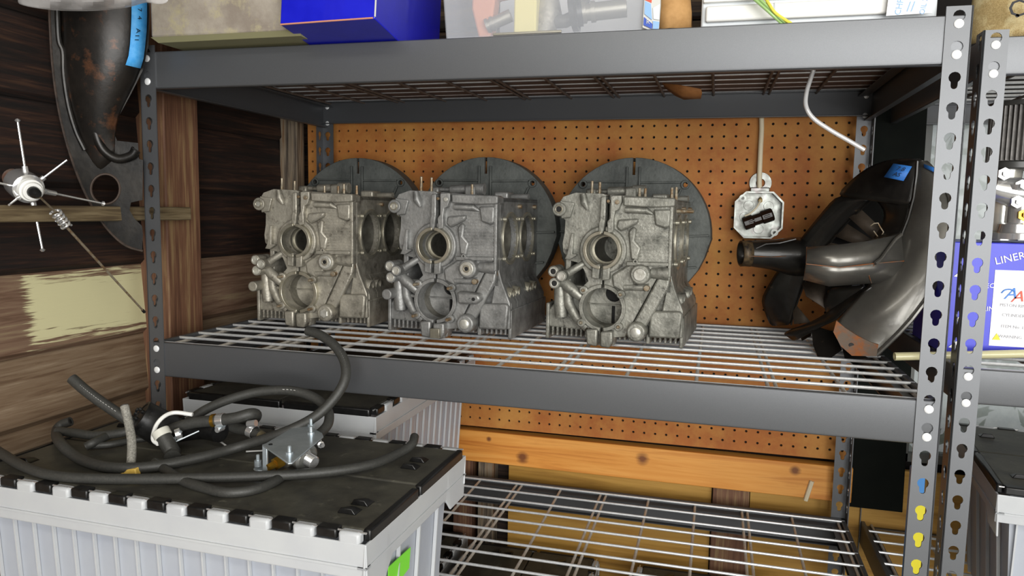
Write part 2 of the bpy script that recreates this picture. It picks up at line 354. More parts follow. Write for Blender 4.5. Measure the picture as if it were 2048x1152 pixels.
def text(name, body, size, p, ex, ez, m, parent=None, th=.012, align='CENTER', **kw):
    """flat lettering: p is the centre, ex runs along the line, ez points up the letters"""
    cu = bpy.data.curves.new(name, 'FONT'); cu.body = body; cu.size = 1; cu.align_x = align; cu.align_y = 'CENTER'; cu.extrude = .5; cu.resolution_u = 2
    o = bpy.data.objects.new(name, cu); C.objects.link(o); dg = bpy.context.evaluated_depsgraph_get(); dg.update()
    me = bpy.data.meshes.new_from_object(o.evaluated_get(dg))
    ex = Vector(ex).normalized(); ez = Vector(ez).normalized(); en = ex.cross(ez).normalized(); p = Vector(p)
    mb = MB(); mb.add([p+ex*v.co.x*size+ez*v.co.y*size+en*(v.co.z*th) for v in me.vertices], [tuple(q.vertices) for q in me.polygons])
    C.objects.unlink(o); bpy.data.objects.remove(o); bpy.data.meshes.remove(me); bpy.data.curves.remove(cu)
    return mb.build(name, m, parent, smooth=False, **kw)
# ------------------------------------------------------------ the setting
FZ = -52
MB().box((-8, -160, FZ-1), (170, 34, FZ)).build('floor', M_CONCR, kind='structure', smooth=False)
MB().box((-8, -160, 44), (170, 34, 45)).build('ceiling', M_DRY, kind='structure', smooth=False)
wl = MB().box((-8, -160, FZ), (-6.9, 30, 44)).build('wall_left', M_DARK, kind='structure', smooth=False, base=(0, 0, 0))
edges = [44, 38, 32.3, 27, 21.6, 16.3, 10.8, 5.25, -.1, -4.75, -10.1, -15.4, -20.8, -26.2, -31.6, -37, -42.4, -47.6, FZ]
for i in range(len(edges)-1):
    zt, zb = edges[i], edges[i+1]
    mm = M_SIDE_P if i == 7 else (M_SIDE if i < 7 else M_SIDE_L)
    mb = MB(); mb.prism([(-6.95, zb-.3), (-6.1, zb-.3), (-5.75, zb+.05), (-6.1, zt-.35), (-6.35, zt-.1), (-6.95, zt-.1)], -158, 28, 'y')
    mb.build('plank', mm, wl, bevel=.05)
# vertical studs and the rail on the left wall
for y0, y1 in ((4.9, 8.75), (-32, -28.4)):
    MB().box((-6.2, y0, FZ), (-3.6, y1, 43.9)).build('stud', M_STUD, wl, bevel=.12)
MB().box((-6, 23.9, FZ), (-4.05, 25.3, 43.9)).build('stud', M_STUD2, wl, bevel=.08)
rl = MB().box((-4.2, -60, 8.35), (-2.35, 6.1, 9.33)).build('trim_1', M_RAIL, bevel=.08, kind='structure')
wb = MB().box((-8, 28.6, FZ), (53, 29.6, 44)).box((66, 28.6, FZ), (170, 29.6, 44)).box((53, 28.6, FZ), (66, 29.6, -12)).box((53, 28.6, 19), (66, 29.6, 44)).build('wall_back', M_DARK, kind='structure', smooth=False, base=(0, 0, 0))
for i in range(len(edges)-1):
    zt, zb = edges[i], edges[i+1]
    if zt < 6 or i < 7:
        mb = MB(); x1 = 53
        mb.prism([(28.6, zb-.2), (27.9, zb-.2), (27.7, zb+.05), (28.0, zt-.3), (28.3, zt-.08), (28.6, zt-.08)], -6, x1, 'x')
        mb.build('plank', M_SIDEX, wb, bevel=.05)
for x0, x1, m in ((14.6, 16.2, M_STUD2), (12, 14, M_STUD), (37.2, 40.4, M_STUD), (-3.9, -2.4, M_STUD)):
    MB().box((x0, 25.95, FZ), (x1, 27.6, -12.2 if x0 > 0 else 43)).build('stud', m, wb, bevel=.06)
for x0, x1 in ((17.6, 37.1), (40.5, 66)):
    MB().box((x0, 26.6, FZ), (x1, 27.1, -12.3)).build('plywood_panel', M_PLY, wb)
tr = MB().box((9, 24.95, -15.1), (48.7, 26.3, -12.0)).build('trim_2', M_PINE, bevel=.08, kind='structure', base=(0, 0, 0))
# far walls of the garage, out of the picture; the door opening is on the right behind the camera
MB().box((-8, -161, FZ), (40, -160, 44)).build('wall_front', M_DRY, kind='structure', smooth=False)
MB().box((170, -160, FZ), (171, 34, 44)).build('wall_right', M_DRY, kind='structure', smooth=False)

# window in the back wall, seen between the shelving units
wn = thing('window_1', (59.5, 28.6, -12), None, None, kind='structure')
f = MB()
for a, b in (((53, 28.4, -12), (53.7, 29.8, 19)), ((65.3, 28.4, -12), (66, 29.8, 19)), ((53, 28.4, -12), (66, 29.8, -11.2)), ((53, 28.4, 18.2), (66, 29.8, 19)), ((53, 28.7, 3), (66, 29.5, 3.7))): f.box(a, b)
f.build('window_frame', mat('grey_window_frame', '6d6f6c', rough=.6), wn, bevel=.05)
M_GLASS = mat('dusty_glass', 'c3cbc9', 'aab4b2', rough=.3, alpha=.55, scale=.6)
MB().box((53.7, 29, -11.2), (65.3, 29.12, 3)).build('pane', M_GLASS, wn); MB().box((53.7, 29, 3.7), (65.3, 29.12, 18.2)).build('pane', M_GLASS, wn)
lf = MB()
for i in range(900):
    c = Vector((random.uniform(48, 80), random.uniform(44, 56), random.uniform(-30, 26))); d = Vector((random.uniform(-1,1), random.uniform(-1,1), random.uniform(-1,1))).normalized(); e = d.orthogonal().normalized()
    lf.add([c-d*1.3, c+e*.6, c+d*1.3, c-e*.6], [(0,1,2,3)])
lf.build('hedge', mat('hedge_leaves', '6f8a55', '3f5a34', rough=.6, scale=.1), label='green hedge leaves outside the window behind the shelving', cat='hedge', kind='stuff')

# ------------------------------------------------------------ pegboard with drilled holes on a one inch grid
X0, Z0, BT = .8188, 17.0864, .004
mb = MB(); PY = 25.5619; n8 = 8
def cell(cx, cz):
    k = len(mb.v); q = []
    for (dx, dz) in ((-.5,-.5),(0,-.5),(.5,-.5),(.5,0),(.5,.5),(0,.5),(-.5,.5),(-.5,0)): mb.v.append(Vector((cx+dx, PY, cz+dz)))
    for (dx, dz) in ((-.5,-.5),(0,-.5),(.5,-.5),(.5,0),(.5,.5),(0,.5),(-.5,.5),(-.5,0)):
        v = Vector((dx, dz)).normalized()*.118; mb.v.append(Vector((cx+v.x, PY, cz+v.y)))
    for (dx, dz) in ((-.5,-.5),(0,-.5),(.5,-.5),(.5,0),(.5,.5),(0,.5),(-.5,.5),(-.5,0)):
        v = Vector((dx, dz)).normalized()*.118; mb.v.append(Vector((cx+v.x, PY+.2, cz+v.y)))
    for i in range(8):
        j = (i+1) % 8; mb.f.append((k+i, k+j, k+8+j, k+8+i)); mb.f.append((k+8+i, k+8+j, k+16+j, k+16+i))
for c in range(-4, 48):
    for r in range(-7, 29): cell(X0+c, Z0-r)
zlo, zhi = Z0-28.5, Z0+7.5
mb.add([(X0-4.5, PY, zlo), (X0+47.5, PY, zlo), (X0+47.5, PY+.2, zlo), (X0-4.5, PY+.2, zlo)], [(0,1,2,3)])
mb.add([(X0-4.5, PY, zlo-.35), (X0+47.5, PY, zlo-.35), (X0+47.5, PY, zlo), (X0-4.5, PY, zlo)], [(0,1,2,3)])
o = mb.build('pegboard', M_PEG, smooth=False, base=(X0, PY, zlo), label='brown perforated hardboard panel mounted on the wall behind the shelves', cat='pegboard')
o.rotation_euler = (0, -BT, 0)
MB().box((X0-4.5, PY+.22, zlo-.1), (X0+47.5, PY+.34, zhi)).build('hole_shadow_sheet', M_DARK, o, smooth=False)  # dark sheet painted as the shadow seen through the holes

# ------------------------------------------------------------ boltless shelving
def post_mesh(ztop, phase, sx, sy, wid=1.2):
    """angle post: front flange with keyholes in the xz plane, side flange in the yz plane; the outer corner is at x=y=0"""
    H = ztop-FZ; vs = []; fs = []
    holes = []; z = phase
    while z > FZ+1.2: holes.append(keyhole(wid*.5, z)); z -= 1.5
    z = phase+1.5
    while z < ztop-.3: holes.append(keyhole(wid*.5, z)); z += 1.5
    v, f = plate2d([(0, FZ), (wid, FZ), (wid, ztop), (0, ztop)], holes, .075)
    m = MB(); m.add([(p.x*sx, p.z*sy, p.y) for p in v], f)
    m.add([(p.z*sx, (p.x)*sy, p.y) for p in v], f)
    # rounded outer corner
    m.add([(-.03*sx, .05*sy, FZ), (.05*sx, -.03*sy, FZ), (-.03*sx, .05*sy, ztop), (.05*sx, -.03*sy, ztop)], [(0,1,3,2)])
    return m
def shift(m, d):
    m.v = [p+Vector(d) for p in m.v]; return m
def beam_mb(zt, h, L):
    """front beam along x from 0 to L, outer face at y=0, inner ledge carries the wires"""
    pr = [(.55, zt-h+.02), (.12, zt-h), (.03, zt-h+.06), (0, zt-h+.16), (0, zt-.05), (.05, zt), (.32, zt), (.36, zt-.05), (.38, zt-.38), (1.15, zt-.42)]
    return MB().profile(pr, 0, L, -.055, 'x')
def rivets(root, pts, d):
    for p in pts:
        p = Vector(p); dd = Vector(d)
        MB().ring([p, p+dd*.03, p+dd*.065, p+dd*.08], [.23, .23, .18, .05], 14).build('rivet', M_RIVET, root)
def unit(name, label, x0, x1, y0, y1, ztop, phase, shelves, h, backup=None):
    root = thing(name, (x0, y0, FZ), label, 'shelving')
    px = [(x0, 1), (x1, -1)]; py = [(y0, 1), (y1, -1)]
    for (x, sx) in px:
        for (y, sy) in py:
            o = shift(post_mesh(ztop, phase, sx, sy), (x, y, 0)).build('post', M_BEAM, root, smooth=False)
    for i, zt in enumerate(shelves):
        bu = (backup or {}).get(i, 0)
        shift(beam_mb(zt, h, x1-x0-.24), (x0+.12, y0+.08, 0)).build('beam', M_BEAM, root, ang=28)
        b = beam_mb(zt+bu, h, x1-x0-.24); b.v = [Vector((p.x, -p.y, p.z)) for p in b.v]; shift(b, (x0+.12, y1-.08, 0)).build('beam', M_BEAM, root, ang=28)
        for sx, x in ((1, x0), (-1, x1)):
            b = beam_mb(zt, h, y1-y0-.4); b.v = [Vector((p.y*sx, p.x, p.z)) for p in b.v]; shift(b, (x+.1*sx, y0+.2, 0)).build('side_beam', M_BEAM, root, ang=28)
        z = zt-1.92+1.48
        for x in (x0+.6, x1-.6):
            rivets(root, [(x, y0-.0, z), (x, y0-.0, z-1.5)], (0, -1, 0)); rivets(root, [(x, y1-.08, z), (x, y1-.08, z-1.5)], (0, -1, 0))
    return root
def deck(zt, x0, x1, y0, y1, label, dy=2.07, cross=None, bu=0, nomesh=False):
    root = thing('wire_deck', (x0, y0, zt-.3), label, 'wire shelf', group=None)
    y = y0+.42; k = 0; proto = None
    zc = zt-.08
    while y < y1-.2:
        if proto is None: proto = MB().cyl((x0, y, zc), (x1, y, zc), .105, n=8).build('long_wire', M_WIRE, root); yb = y
        else:
            c = copy_part(proto, root, (0, y-yb, bu*(y-y0)/(y1-y0)))
        y += dy; k += 1
    proto = None
    for x in cross:
        if proto is None: proto = MB().cyl((x, y0+.1, zc-.2), (x, y1-.1, zc-.2+bu), .115, n=8).build('cross_wire', M_CROSS_SHADE if zt > 10 else M_CROSS, root); xb = x
        else: copy_part(proto, root, (x-xb, 0, 0))
    return root
A0, A1, D = -1.25, 48.2, 24.0
unit('shelving_unit', 'charcoal steel boltless shelving unit holding the three engine cases', A0, A1, 0, D, 20.02, 16.55, [19.6, 0, -16.1, -34], 2.4, {0: .35})
CX = [3.3, 6.75, 7.45, 11.6, 15.6, 19.25, 19.75, 23.5, 27.25, 27.75, 31.6, 35.7, 39.7, 40.15, 43.8, 47.5]
deck(0, -.85, 48.0, .1, D, 'wire shelf deck directly under the three engine cases', cross=[-.3]+CX)
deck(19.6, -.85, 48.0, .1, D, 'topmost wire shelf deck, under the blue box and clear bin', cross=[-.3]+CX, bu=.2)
deck(-16.1, -.85, 48.0, .1, D, 'lowest wire shelf deck in view, below the pine board', cross=[-.3]+CX, dy=2.07)
deck(-34, -.85, 48.0, .1, D, 'wire shelf deck under the black-lidded totes at the bottom', cross=[-.3]+CX, dy=2.07)
B0, BY = 49.75, 3.5
unit('shelving_unit', 'second charcoal shelving unit at right, cut off by the picture edge', B0, B0+49.4, BY, BY+24, 19.55, 16.13, [19.2, 1.2, -17.2, -35], 2.0)
for z, l in ((1.2, 'wire shelf deck under the blue and white carton'), (19.2, 'wire shelf deck holding the printed burlap sack'), (-17.2, 'low wire shelf deck of the right shelving unit')):
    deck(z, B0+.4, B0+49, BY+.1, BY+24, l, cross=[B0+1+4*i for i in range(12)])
# dark panel standing between the two units at the back
MB().prism([(48.75, -15.8), (53.0, -15.8), (52.6, 19.3), (48.75, 19.3)], 26.0, 26.4, 'y').build('dark_panel', M_PANEL, bevel=.05, label='tall dark panel standing against the back wall between the shelving units', cat='panel')
# ------------------------------------------------------------ engine cases
def K(u, v):                      # crop units of the right-hand case to local inches (x, z)
    return ((u-418)*.012, (1140-(v-.029*(u-415)))*.01205)
def arcK(u, v, r, a0, a1, n=14):
    cx, cz = K(u, v); return circ(cx, cz, r, n, a0, a1)
def engine_case(x, y, rz, m, mb_, label, variant):
    R = thing('engine_case', (x, y, .08), label, 'engine part', rz, 'three bare engine cases on the middle shelf')
    def B(mb, name, mt=None, **kw):
        par = kw.pop('par', None); kw.setdefault('bevel', .06); o = mb.build(name, mt or m, par or R, local=True, **kw); return o
    CR_ = K(417, 576); CM = K(423, 914)
    rc, rm = 1.1, 1.4
    # left and right half castings, with the halves of both bores cut in their outlines
    s1 = math.degrees(math.acos(.07/rc)); s2 = math.degrees(math.acos(.06/rm))
    L = [K(432, 262), K(405, 250), K(240, 240), K(165, 262), K(140, 300), K(150, 380), K(180, 400), K(178, 470), K(166, 540), K(172, 590), K(215, 640), K(262, 652), K(300, 690), K(330, 760), K(290, 800), K(285, 860), K(283, 960), K(290, 1020), K(335, 1040), K(336, 1125), K(350, 1138), K(408, 1140)]
    L += [(-.06, CM[1]-rm*math.sin(math.radians(s2)))] + circ(CM[0]-.0, CM[1], rm, 14, -s2-2*(90-s2)-0, -180-(180-s2-2*(90-s2)))[0:0]
    L += circ(CM[0], CM[1], rm, 14, 270-(90-s2), 90+(90-s2)) + [(-.05, CM[1]+rm+.1), (-.05, CR_[1]-rc-.1)]
    L += circ(CR_[0], CR_[1], rc, 14, 270-(90-s1), 90+(90-s1)) + [(.02, CR_[1]+rc+.1)]
    Rr = [K(458, 255), K(530, 262), K(590, 268), K(805, 282), K(822, 292), K(822, 330), K(806, 336), K(806, 640), K(770, 690), K(730, 740), K(700, 800), K(600, 1000), K(560, 1085), K(500, 1090), K(495, 1138), K(425, 1140)]
    q1 = [(CM[0]+.07, CM[1]-rm)] + circ(CM[0], CM[1], rm, 14, -(90-(90-s2)) , 90-(90-s2)) + [(.06, CM[1]+rm+.1), (.06, CR_[1]-rc-.1)]
    q1 += circ(CR_[0], CR_[1], rc, 14, -s1, s1) + [(.14, CR_[1]+rc+.1)]
    # outlines run one way round: up the split on the inner side
    def seg(c, r, a0, a1): return circ(c[0], c[1], r, 14, a0, a1)
    Lh = L[:22] + [(-.07, CM[1]-rm-.05)] + seg(CM, rm, 266, 94) + [(-.06, CM[1]+rm+.08), (-.06, CR_[1]-rc-.08)] + seg(CR_, rc, 265, 95) + [(.02, CR_[1]+rc+.3), (.02, K(432, 262)[1])]
    Rh = Rr + [(.06, CM[1]-rm-.05)] + seg(CM, rm, -86, 86) + [(.06, CM[1]+rm+.08), (.05, CR_[1]-rc-.08)] + seg(CR_, rc, -85, 85) + [(.2, CR_[1]+rc+.3), (.3, CR_[1]+rc+1.2), (.3, K(458, 255)[1])]
    B(MB().prism(Lh, .35, 1.3, 'y'), 'left_half'); B(MB().prism(Rh, .35, 1.3, 'y'), 'right_half')
    # crankcase walls behind: top plate, left wall, right wall with two cylinder bores
    zt = 10.35
    top = MB().box((-2.9, .9, zt-.35), (-.1, 10.9, zt)).box((.05, .9, zt-.35), (4.72, 10.9, zt)); B(top, 'top_face')
    v, f = plate2d([(.9, 3.9), (11.1, 3.9), (11.1, zt), (.9, zt)], [circ(3.35, 7.35, 1.72, 28), circ(7.75, 7.35, 1.72, 28)], .5)
    rw = MB(); rw.add([(4.72-p.z, p.x, p.y) for p in v], f); B(rw, 'right_wall')
    v, f = plate2d([(.9, 3.9), (11.1, 3.9), (11.1, zt), (.9, zt)], [circ(3.35, 7.35, 1.72, 28), circ(7.75, 7.35, 1.72, 28)], .4)
    lw = MB(); lw.add([(-2.9+p.z, p.x, p.y) for p in v], f); B(lw, 'left_wall')
    for yy in (3.35, 7.75):
        cs = B(MB().pipe((4.55, yy, 7.35), (4.86, yy, 7.35), 1.98, 1.72, 32), 'cylinder_seat', M_MACH, bevel=.03)
        B(MB().pipe((2.6, yy, 7.35), (4.5, yy, 7.35), 1.86, 1.74, 28), 'cylinder_bore', M_BORE, bevel=0, par=cs)
        for a in (38, 142, 218, 322):
            c = Vector((4.72, yy+2.15*math.cos(math.radians(a)), 7.35+2.35*math.sin(math.radians(a))))
            B(MB().cyl(c, c+Vector((.3, 0, 0)), .16, n=10), 'stud_hole_boss', M_MACH, bevel=.03)
    # bulkheads inside
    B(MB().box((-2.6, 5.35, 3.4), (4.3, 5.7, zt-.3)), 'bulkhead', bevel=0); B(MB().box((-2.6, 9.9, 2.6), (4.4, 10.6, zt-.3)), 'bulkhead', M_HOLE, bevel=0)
    # behind the camshaft bore: wall with a hole and the dark slot of the split
    hc = (CM[0]+.38, CM[1]+.82)
    hole = circ(hc[0], hc[1], .62, 18)
    v, f = plate2d([(-1.7, CM[1]-1.75), (.3, CM[1]-1.75), (.3, CM[1]-.1), (.55, CM[1]-.1), (.55, CM[1]-1.75), (2.1, CM[1]-1.75), (2.1, CM[1]+1.7), (-1.7, CM[1]+1.7)], [hole], .3)
    iw = MB(); iw.add([(p.x, 2.3+p.z, p.y) for p in v], f); B(iw, 'inner_wall', bevel=0, smooth=False)
    B(MB().box((-1.7, 2.12, CM[1]-.05), (2.1, 2.3, CM[1]+.03)), 'web', bevel=.02)
    B(MB().pipe((CM[0], .9, CM[1]), (CM[0], 2.4, CM[1]), 1.55, 1.41, 36), 'camshaft_bore', M_BORE, bevel=0)
    B(MB().pipe((CR_[0], .9, CR_[1]), (CR_[0], 5.4, CR_[1]), 1.3, 1.02, 36), 'main_bearing_bore', M_BORE, bevel=0)
    B(MB().pipe((CR_[0], 1.4, CR_[1]), (CR_[0], 1.6, CR_[1]), 1.05, .9, 36), 'oil_groove', M_MACH, bevel=0)
    # main bearing boss: outer cast collar and machined lip, split top and bottom
    for a0, a1 in ((94, 266), (-84, 85)):
        B(MB().pipe((CR_[0], .0, CR_[1]), (CR_[0], .7, CR_[1]), 1.68, 1.3, 20, a0, a1), 'bearing_collar', bevel=.1)
        B(MB().pipe((CR_[0], -.32, CR_[1]), (CR_[0], .5, CR_[1]), 1.34, 1.1, 20, a0, a1), 'bearing_lip', M_MACH, bevel=.03)
        B(MB().pipe((CM[0], -.02, CM[1]), (CM[0], .5, CM[1]), 1.66, 1.4, 20, a0, a1), 'camshaft_flange', M_MACH if variant == 1 else None, bevel=.03)
    # clamping ears of the split line, above and below each bore
    fl = MB()
    fl.prism([K(400, 268), K(430, 266), K(430, 400), K(418, 480), K(390, 480), K(392, 420), K(398, 400)], -.15, .6)
    B(fl, 'split_flange')
    B(MB().prism([K(458, 262), K(520, 262), K(522, 300), K(505, 345), K(485, 352), K(478, 395), K(480, 470), K(445, 480), K(440, 410), K(458, 390)], -.15, .6), 'split_flange')
    B(MB().prism([K(362, 660), K(408, 655), K(404, 744), K(360, 738)], -.25, .6), 'clamp_ear'); B(MB().prism([K(424, 665), K(468, 655), K(466, 745), K(422, 752)], -.25, .6), 'clamp_ear')
    B(MB().prism([K(335, 1040), K(406, 1035), K(405, 1140), K(345, 1130)], -.35, 1.0), 'clamp_ear', bevel=.12); B(MB().prism([K(424, 1050), K(496, 1045), K(498, 1110), K(480, 1145), K(424, 1140)], -.35, 1.0), 'clamp_ear', bevel=.12)
    # corner bosses and studs of the camshaft flange
    for (u, v_) in ((310, 812), (532, 832), (302, 1005), (525, 1022)):
        c = K(u, v_); B(MB().cyl((c[0], -.05, c[1]), (c[0], .6, c[1]), .3, n=18), 'stud_boss', bevel=.05)
        d = .62 if variant == 2 else (.5 if variant == 1 else .12)
        B(MB().ring([(c[0], 0, c[1]), (c[0]-.02, -d, c[1]), (c[0]-.02, -d-.06, c[1])], [.125, .125, .08], 10), 'stud', M_STEEL, bevel=0)
    # mounting ear at upper left
    c = K(150, 336); e = MB().cyl((c[0], -.1, c[1]), (c[0], .6, c[1]), .5, n=26); pe = B(e, 'ear_boss', bevel=.07)
    B(MB().prism([K(150, 285), K(240, 300), K(215, 385), K(160, 392)], .1, .9), 'ear_web')
    B(MB().cyl((c[0], -.14, c[1]), (c[0], -.08, c[1]), .22, n=16), 'ear_hole', M_HOLE if variant == 3 else M_PLUG, bevel=0, par=pe)
    B(MB().pipe((c[0], -.17, c[1]), (c[0], 0, c[1]), .3, .2, 18), 'ear_ring', M_MACH, bevel=.02, par=pe)
    B(MB().ring([K3(290, 250, .1), K3(300, 300, .05), K3(318, 340, .15)], [.22, .3, .12], 12), 'cast_lump', bevel=0)
    # thin strut bracket on the left
    B(MB().prism([K(228, 478), K(240, 478), K(236, 600), K(262, 600), K(262, 608), K(225, 632), K(190, 628), K(205, 600)], -.05, .35), 'strut', bevel=.04)
    # oil ports and their galleries
    for i, ((u, v_), y0) in enumerate((((128, 702), -.3), ((186, 728), -.65), ((138, 772), -.35))):
        c = K(u, v_); pb = B(MB().cyl((c[0], y0, c[1]), (c[0], 1.5, c[1]), .4, n=22), 'port_boss', bevel=.05)
        B(MB().pipe((c[0], y0-.04, c[1]), (c[0], y0+.1, c[1]), .3, .2, 20), 'port_rim', M_PLUG, bevel=.02, par=pb)
        B(MB().cyl((c[0], y0-.02, c[1]), (c[0], y0+.06, c[1]), .2, n=14), 'port_hole', (M_HOLE if variant == 3 and i != 1 else M_PLUG), bevel=0, par=pb)
    B(MB().ring([K3(196, 722, .2), K3(300, 655, .5)], [.3, .26], 14), 'oil_gallery', bevel=0)
    B(MB().ring([K3(150, 745, .5), K3(215, 800, .4), K3(292, 860, .5)], [.32, .42, .34], 14), 'oil_gallery', bevel=0)
    B(MB().ring([K3(190, 800, .9), K3(205, 900, .8), K3(260, 985, .6), K3(330, 1040, .5)], [.38, .36, .34, .34], 14), 'oil_gallery', bevel=0)
    B(MB().ring([K3(145, 800, 1.0), K3(150, 900, 1.0), K3(155, 985, 1.0)], [.45, .5, .45], 14), 'oil_gallery', bevel=0)
    if variant != 3:
        c = K(118, 876); B(MB().ring([(c[0], 1.2, c[1]), (c[0], -.5, c[1]), (c[0], -.55, c[1])], [.4, .4, .34], 22), 'plug_boss', bevel=.02)
        B(MB().ring([K3(130, 880, .9), K3(285, 900, .9)], [.14, .14], 10), 'oil_gallery', bevel=0)
    # right half: ribbed sump wall panel, lip, bulges
    panel = MB()
    for i in range(22):
        z = 10-.5-.225*i-1.4*0; 
        if z < 5.2: break
        panel.box((1.85 if z < 8.6 else 2.4, .28, z-.07), (4.55, .38, z+.05))
    B(panel, 'ribbed_panel', bevel=0)
    B(MB().prism([K(530, 268), K(822, 284), K(822, 330), K(700, 335), K(532, 322)], -.12, .5), 'top_lip', bevel=.09)
    B(MB().ring([K3(540, 345, .3), K3(660, 350, .2), K3(700, 372, .35)], [.22, .24, .1], 12), 'cast_lump', bevel=0)
    B(MB().prism([K(700, 345), K(800, 345), K(798, 440), K(770, 452), K(715, 435)], .0, .5), 'raised_pad', bevel=.13)
    B(MB().prism([K(560, 470), K(585, 440), K(610, 450), K(600, 520), K(640, 560), K(620, 640), K(580, 630)], .1, .5), 'cast_lump', bevel=.14)
    B(MB().box((4.5, .2, 5.1), (4.72, .9, 10.2)), 'edge_rib', bevel=.04)
    B(MB().prism([K(500, 400), K(620, 395), K(612, 425), K(560, 450), K(520, 470), K(490, 445)], .0, .5), 'cast_lump', bevel=.14)
    B(MB().prism([K(560, 640), K(800, 645), K(800, 665), K(560, 665)], -.1, .6), 'flange_ledge', bevel=.05)
    c = K(612, 640); B(MB().pipe((c[0], -.2, c[1]), (c[0], .4, c[1]), .17, .08, 14), 'small_boss', bevel=.02)
    # pressure valve boss with a bright plug and its tube
    c = K(645, 712); vb = B(MB().cyl((c[0], -.45, c[1]), (c[0], 1.2, c[1]), .68, .72, n=28), 'valve_boss', bevel=.1)
    B(MB().cyl((c[0], -.58, c[1]), (c[0], -.4, c[1]), .52 if variant != 3 else .44, n=24), 'valve_plug', M_PLUG, bevel=.05, par=vb)
    if variant != 3:
        B(MB().pipe((c[0], -.62, c[1]), (c[0], -.55, c[1]), .28, .16, 18), 'plug_rim', M_MACH, bevel=.01, par=vb); B(MB().cyl((c[0], -.6, c[1]), (c[0], -.57, c[1]), .15, n=12), 'plug_hole', M_HOLE, bevel=0, par=vb)
    B(MB().ring([K3(700, 705, .5), K3(800, 710, .5)], [.42, .5], 16), 'oil_gallery', bevel=0)
    B(MB().ring([K3(545, 790, .3), K3(690, 790, .3)], [.24, .26], 14), 'oil_gallery', bevel=0)
    c = K(680, 792); B(MB().cyl((c[0], -.1, c[1]), (c[0], .4, c[1]), .2, n=14), 'small_boss', M_STEEL, bevel=.02)
    B(MB().prism([K(470, 720), K(600, 640), K(620, 660), K(600, 800), K(540, 820), K(480, 790)], .15, .8), 'cast_web', bevel=.15)
    # lower right boss
    c = K(632, 1045); db = B(MB().cyl((c[0], -.4, c[1]), (c[0], 1.2, c[1]), .66, .7, n=26), 'drain_boss', bevel=.12)
    B(MB().ring([(c[0], -.36, c[1]), (c[0], -.5, c[1]), (c[0], -.54, c[1])], [.36, .36, .3], 22 if variant > 1 else 6), 'drain_plug', M_PLUG, bevel=.0, par=db)
    if variant == 2:
        B(MB().prism([K(580, 850), K(660, 855), K(720, 862), K(735, 895), K(700, 925), K(590, 925)], -.5, .5), 'sender_boss', bevel=.16)
        c = K(690, 893); B(MB().cyl((c[0], -.53, c[1]), (c[0], -.48, c[1]), .13, n=14), 'sender_hole', M_HOLE, bevel=0)
        B(MB().box((.02, -.75, .08), (.72, -.36, .78)), 'square_tag', M_MACH, bevel=.02)
    # sloping webs and the finned sump behind
    B(MB().prism([K(740, 730), K(810, 700), K(800, 790), K(660, 1060), K(600, 1010)], .35, .9), 'cast_web', bevel=.12)
    B(MB().prism([K(800, 700), K(830, 800), K(882, 925), K(885, 1085), K(700, 1085), K(760, 940)], .9, 1.25), 'cast_web', bevel=.08)
    B(MB().prism([K(700, 930), K(870, 925), K(882, 945), K(870, 1085), K(690, 1085)], .55, 1.0), 'sump_corner', bevel=.14)
    sm = MB(); sm.prism([(-4.35, .9), (-4.35, 2.1), (-3.8, 2.75), (-2.9, 4.1), (4.7, 4.1), (5.0, 3.6), (5.5, 2.6), (5.5, .8), (-4.2, .75)], 3.0, 10.8)
    sm.prism([(-4.35, .9), (-4.35, 2.1), (-3.8, 2.75), (-2.9, 4.1), (-1.75, 4.1), (-1.75, .8)], 1.5, 3.1); sm.prism([(2.15, .8), (2.15, 4.1), (4.7, 4.1), (5.0, 3.6), (5.5, 2.6), (5.5, .8)], 1.5, 3.1); sm.prism([(-1.7, .8), (-1.7, 1.0), (2.1, 1.0), (2.1, .8)], 1.5, 3.05); B(sm, 'sump', bevel=.1)
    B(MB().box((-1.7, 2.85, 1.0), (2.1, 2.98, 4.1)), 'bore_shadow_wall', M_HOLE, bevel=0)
    B(MB().box((-4.42, 1.3, .05), (-4.15, 11, 2.7)), 'sump_foot', bevel=.08); B(MB().box((5.35, 1.2, .05), (5.62, 11, 2.2)), 'sump_foot', bevel=.08)
    B(MB().box((3.1, .9, .25), (3.35, 11, 1)), 'sump_foot', bevel=.05)
    pf = None
    for i in range(26):
        x0 = -4.0+.36*i
        if pf is None: pf = B(MB().box((x0, 1.45, .3), (x0+.16, 10.7, .95)), 'sump_fin', bevel=.03); xb = x0
        else: copy_part(pf, R, (x0-xb, 0, 0))
    # pushrod tube seats low on the right flank
    for yy in (2.3, 3.7, 7.0, 8.4):
        ps = B(MB().pipe((4.4, yy, 3.35), (5.35, yy, 3.2), .5, .36, 22), 'pushrod_seat', M_MACH if variant == 2 else None, bevel=.03)
        B(MB().cyl((4.6, yy, 3.35), (5.1, yy, 3.25), .36, n=14), 'pushrod_hole', M_HOLE, bevel=0, par=ps)
    # studs on top and at the side
    def stud(p, q, r=.12, mt=M_STEEL):
        p = Vector(p); q = Vector(q); d = (q-p); t = [p, p+d*.55, p+d*.57, p+d*.97, q]
        B(MB().ring(t, [r, r, r*.85, r*.85, r*.5], 10), 'stud', mt, bevel=0)
    tops = {1: ((-1.9, 1.2, 1.35), (-1.0, 1.6, 1.15), (1.3, 2.2, .8), (2.3, 2.6, .8), (3.2, 1.8, .95), (4.2, 2.0, .85)), 2: ((-1.65, 1.3, 1.5), (-.95, 1.6, 1.45), (1.95, 2.5, 1.0)), 3: ((-1.15, 1.1, 1.3), (-.75, 1.8, 1.25), (2.05, 2.2, .85), (2.4, 2.6, .85), (4.35, 2.0, .9), (4.6, 2.4, .95))}[variant]
    for (sx, sy, h) in tops: stud((sx, sy, zt-.1), (sx, sy, zt+h), .12)
    stud((4.55, .75, 4.75), (4.62, .75, 6.3), .11)
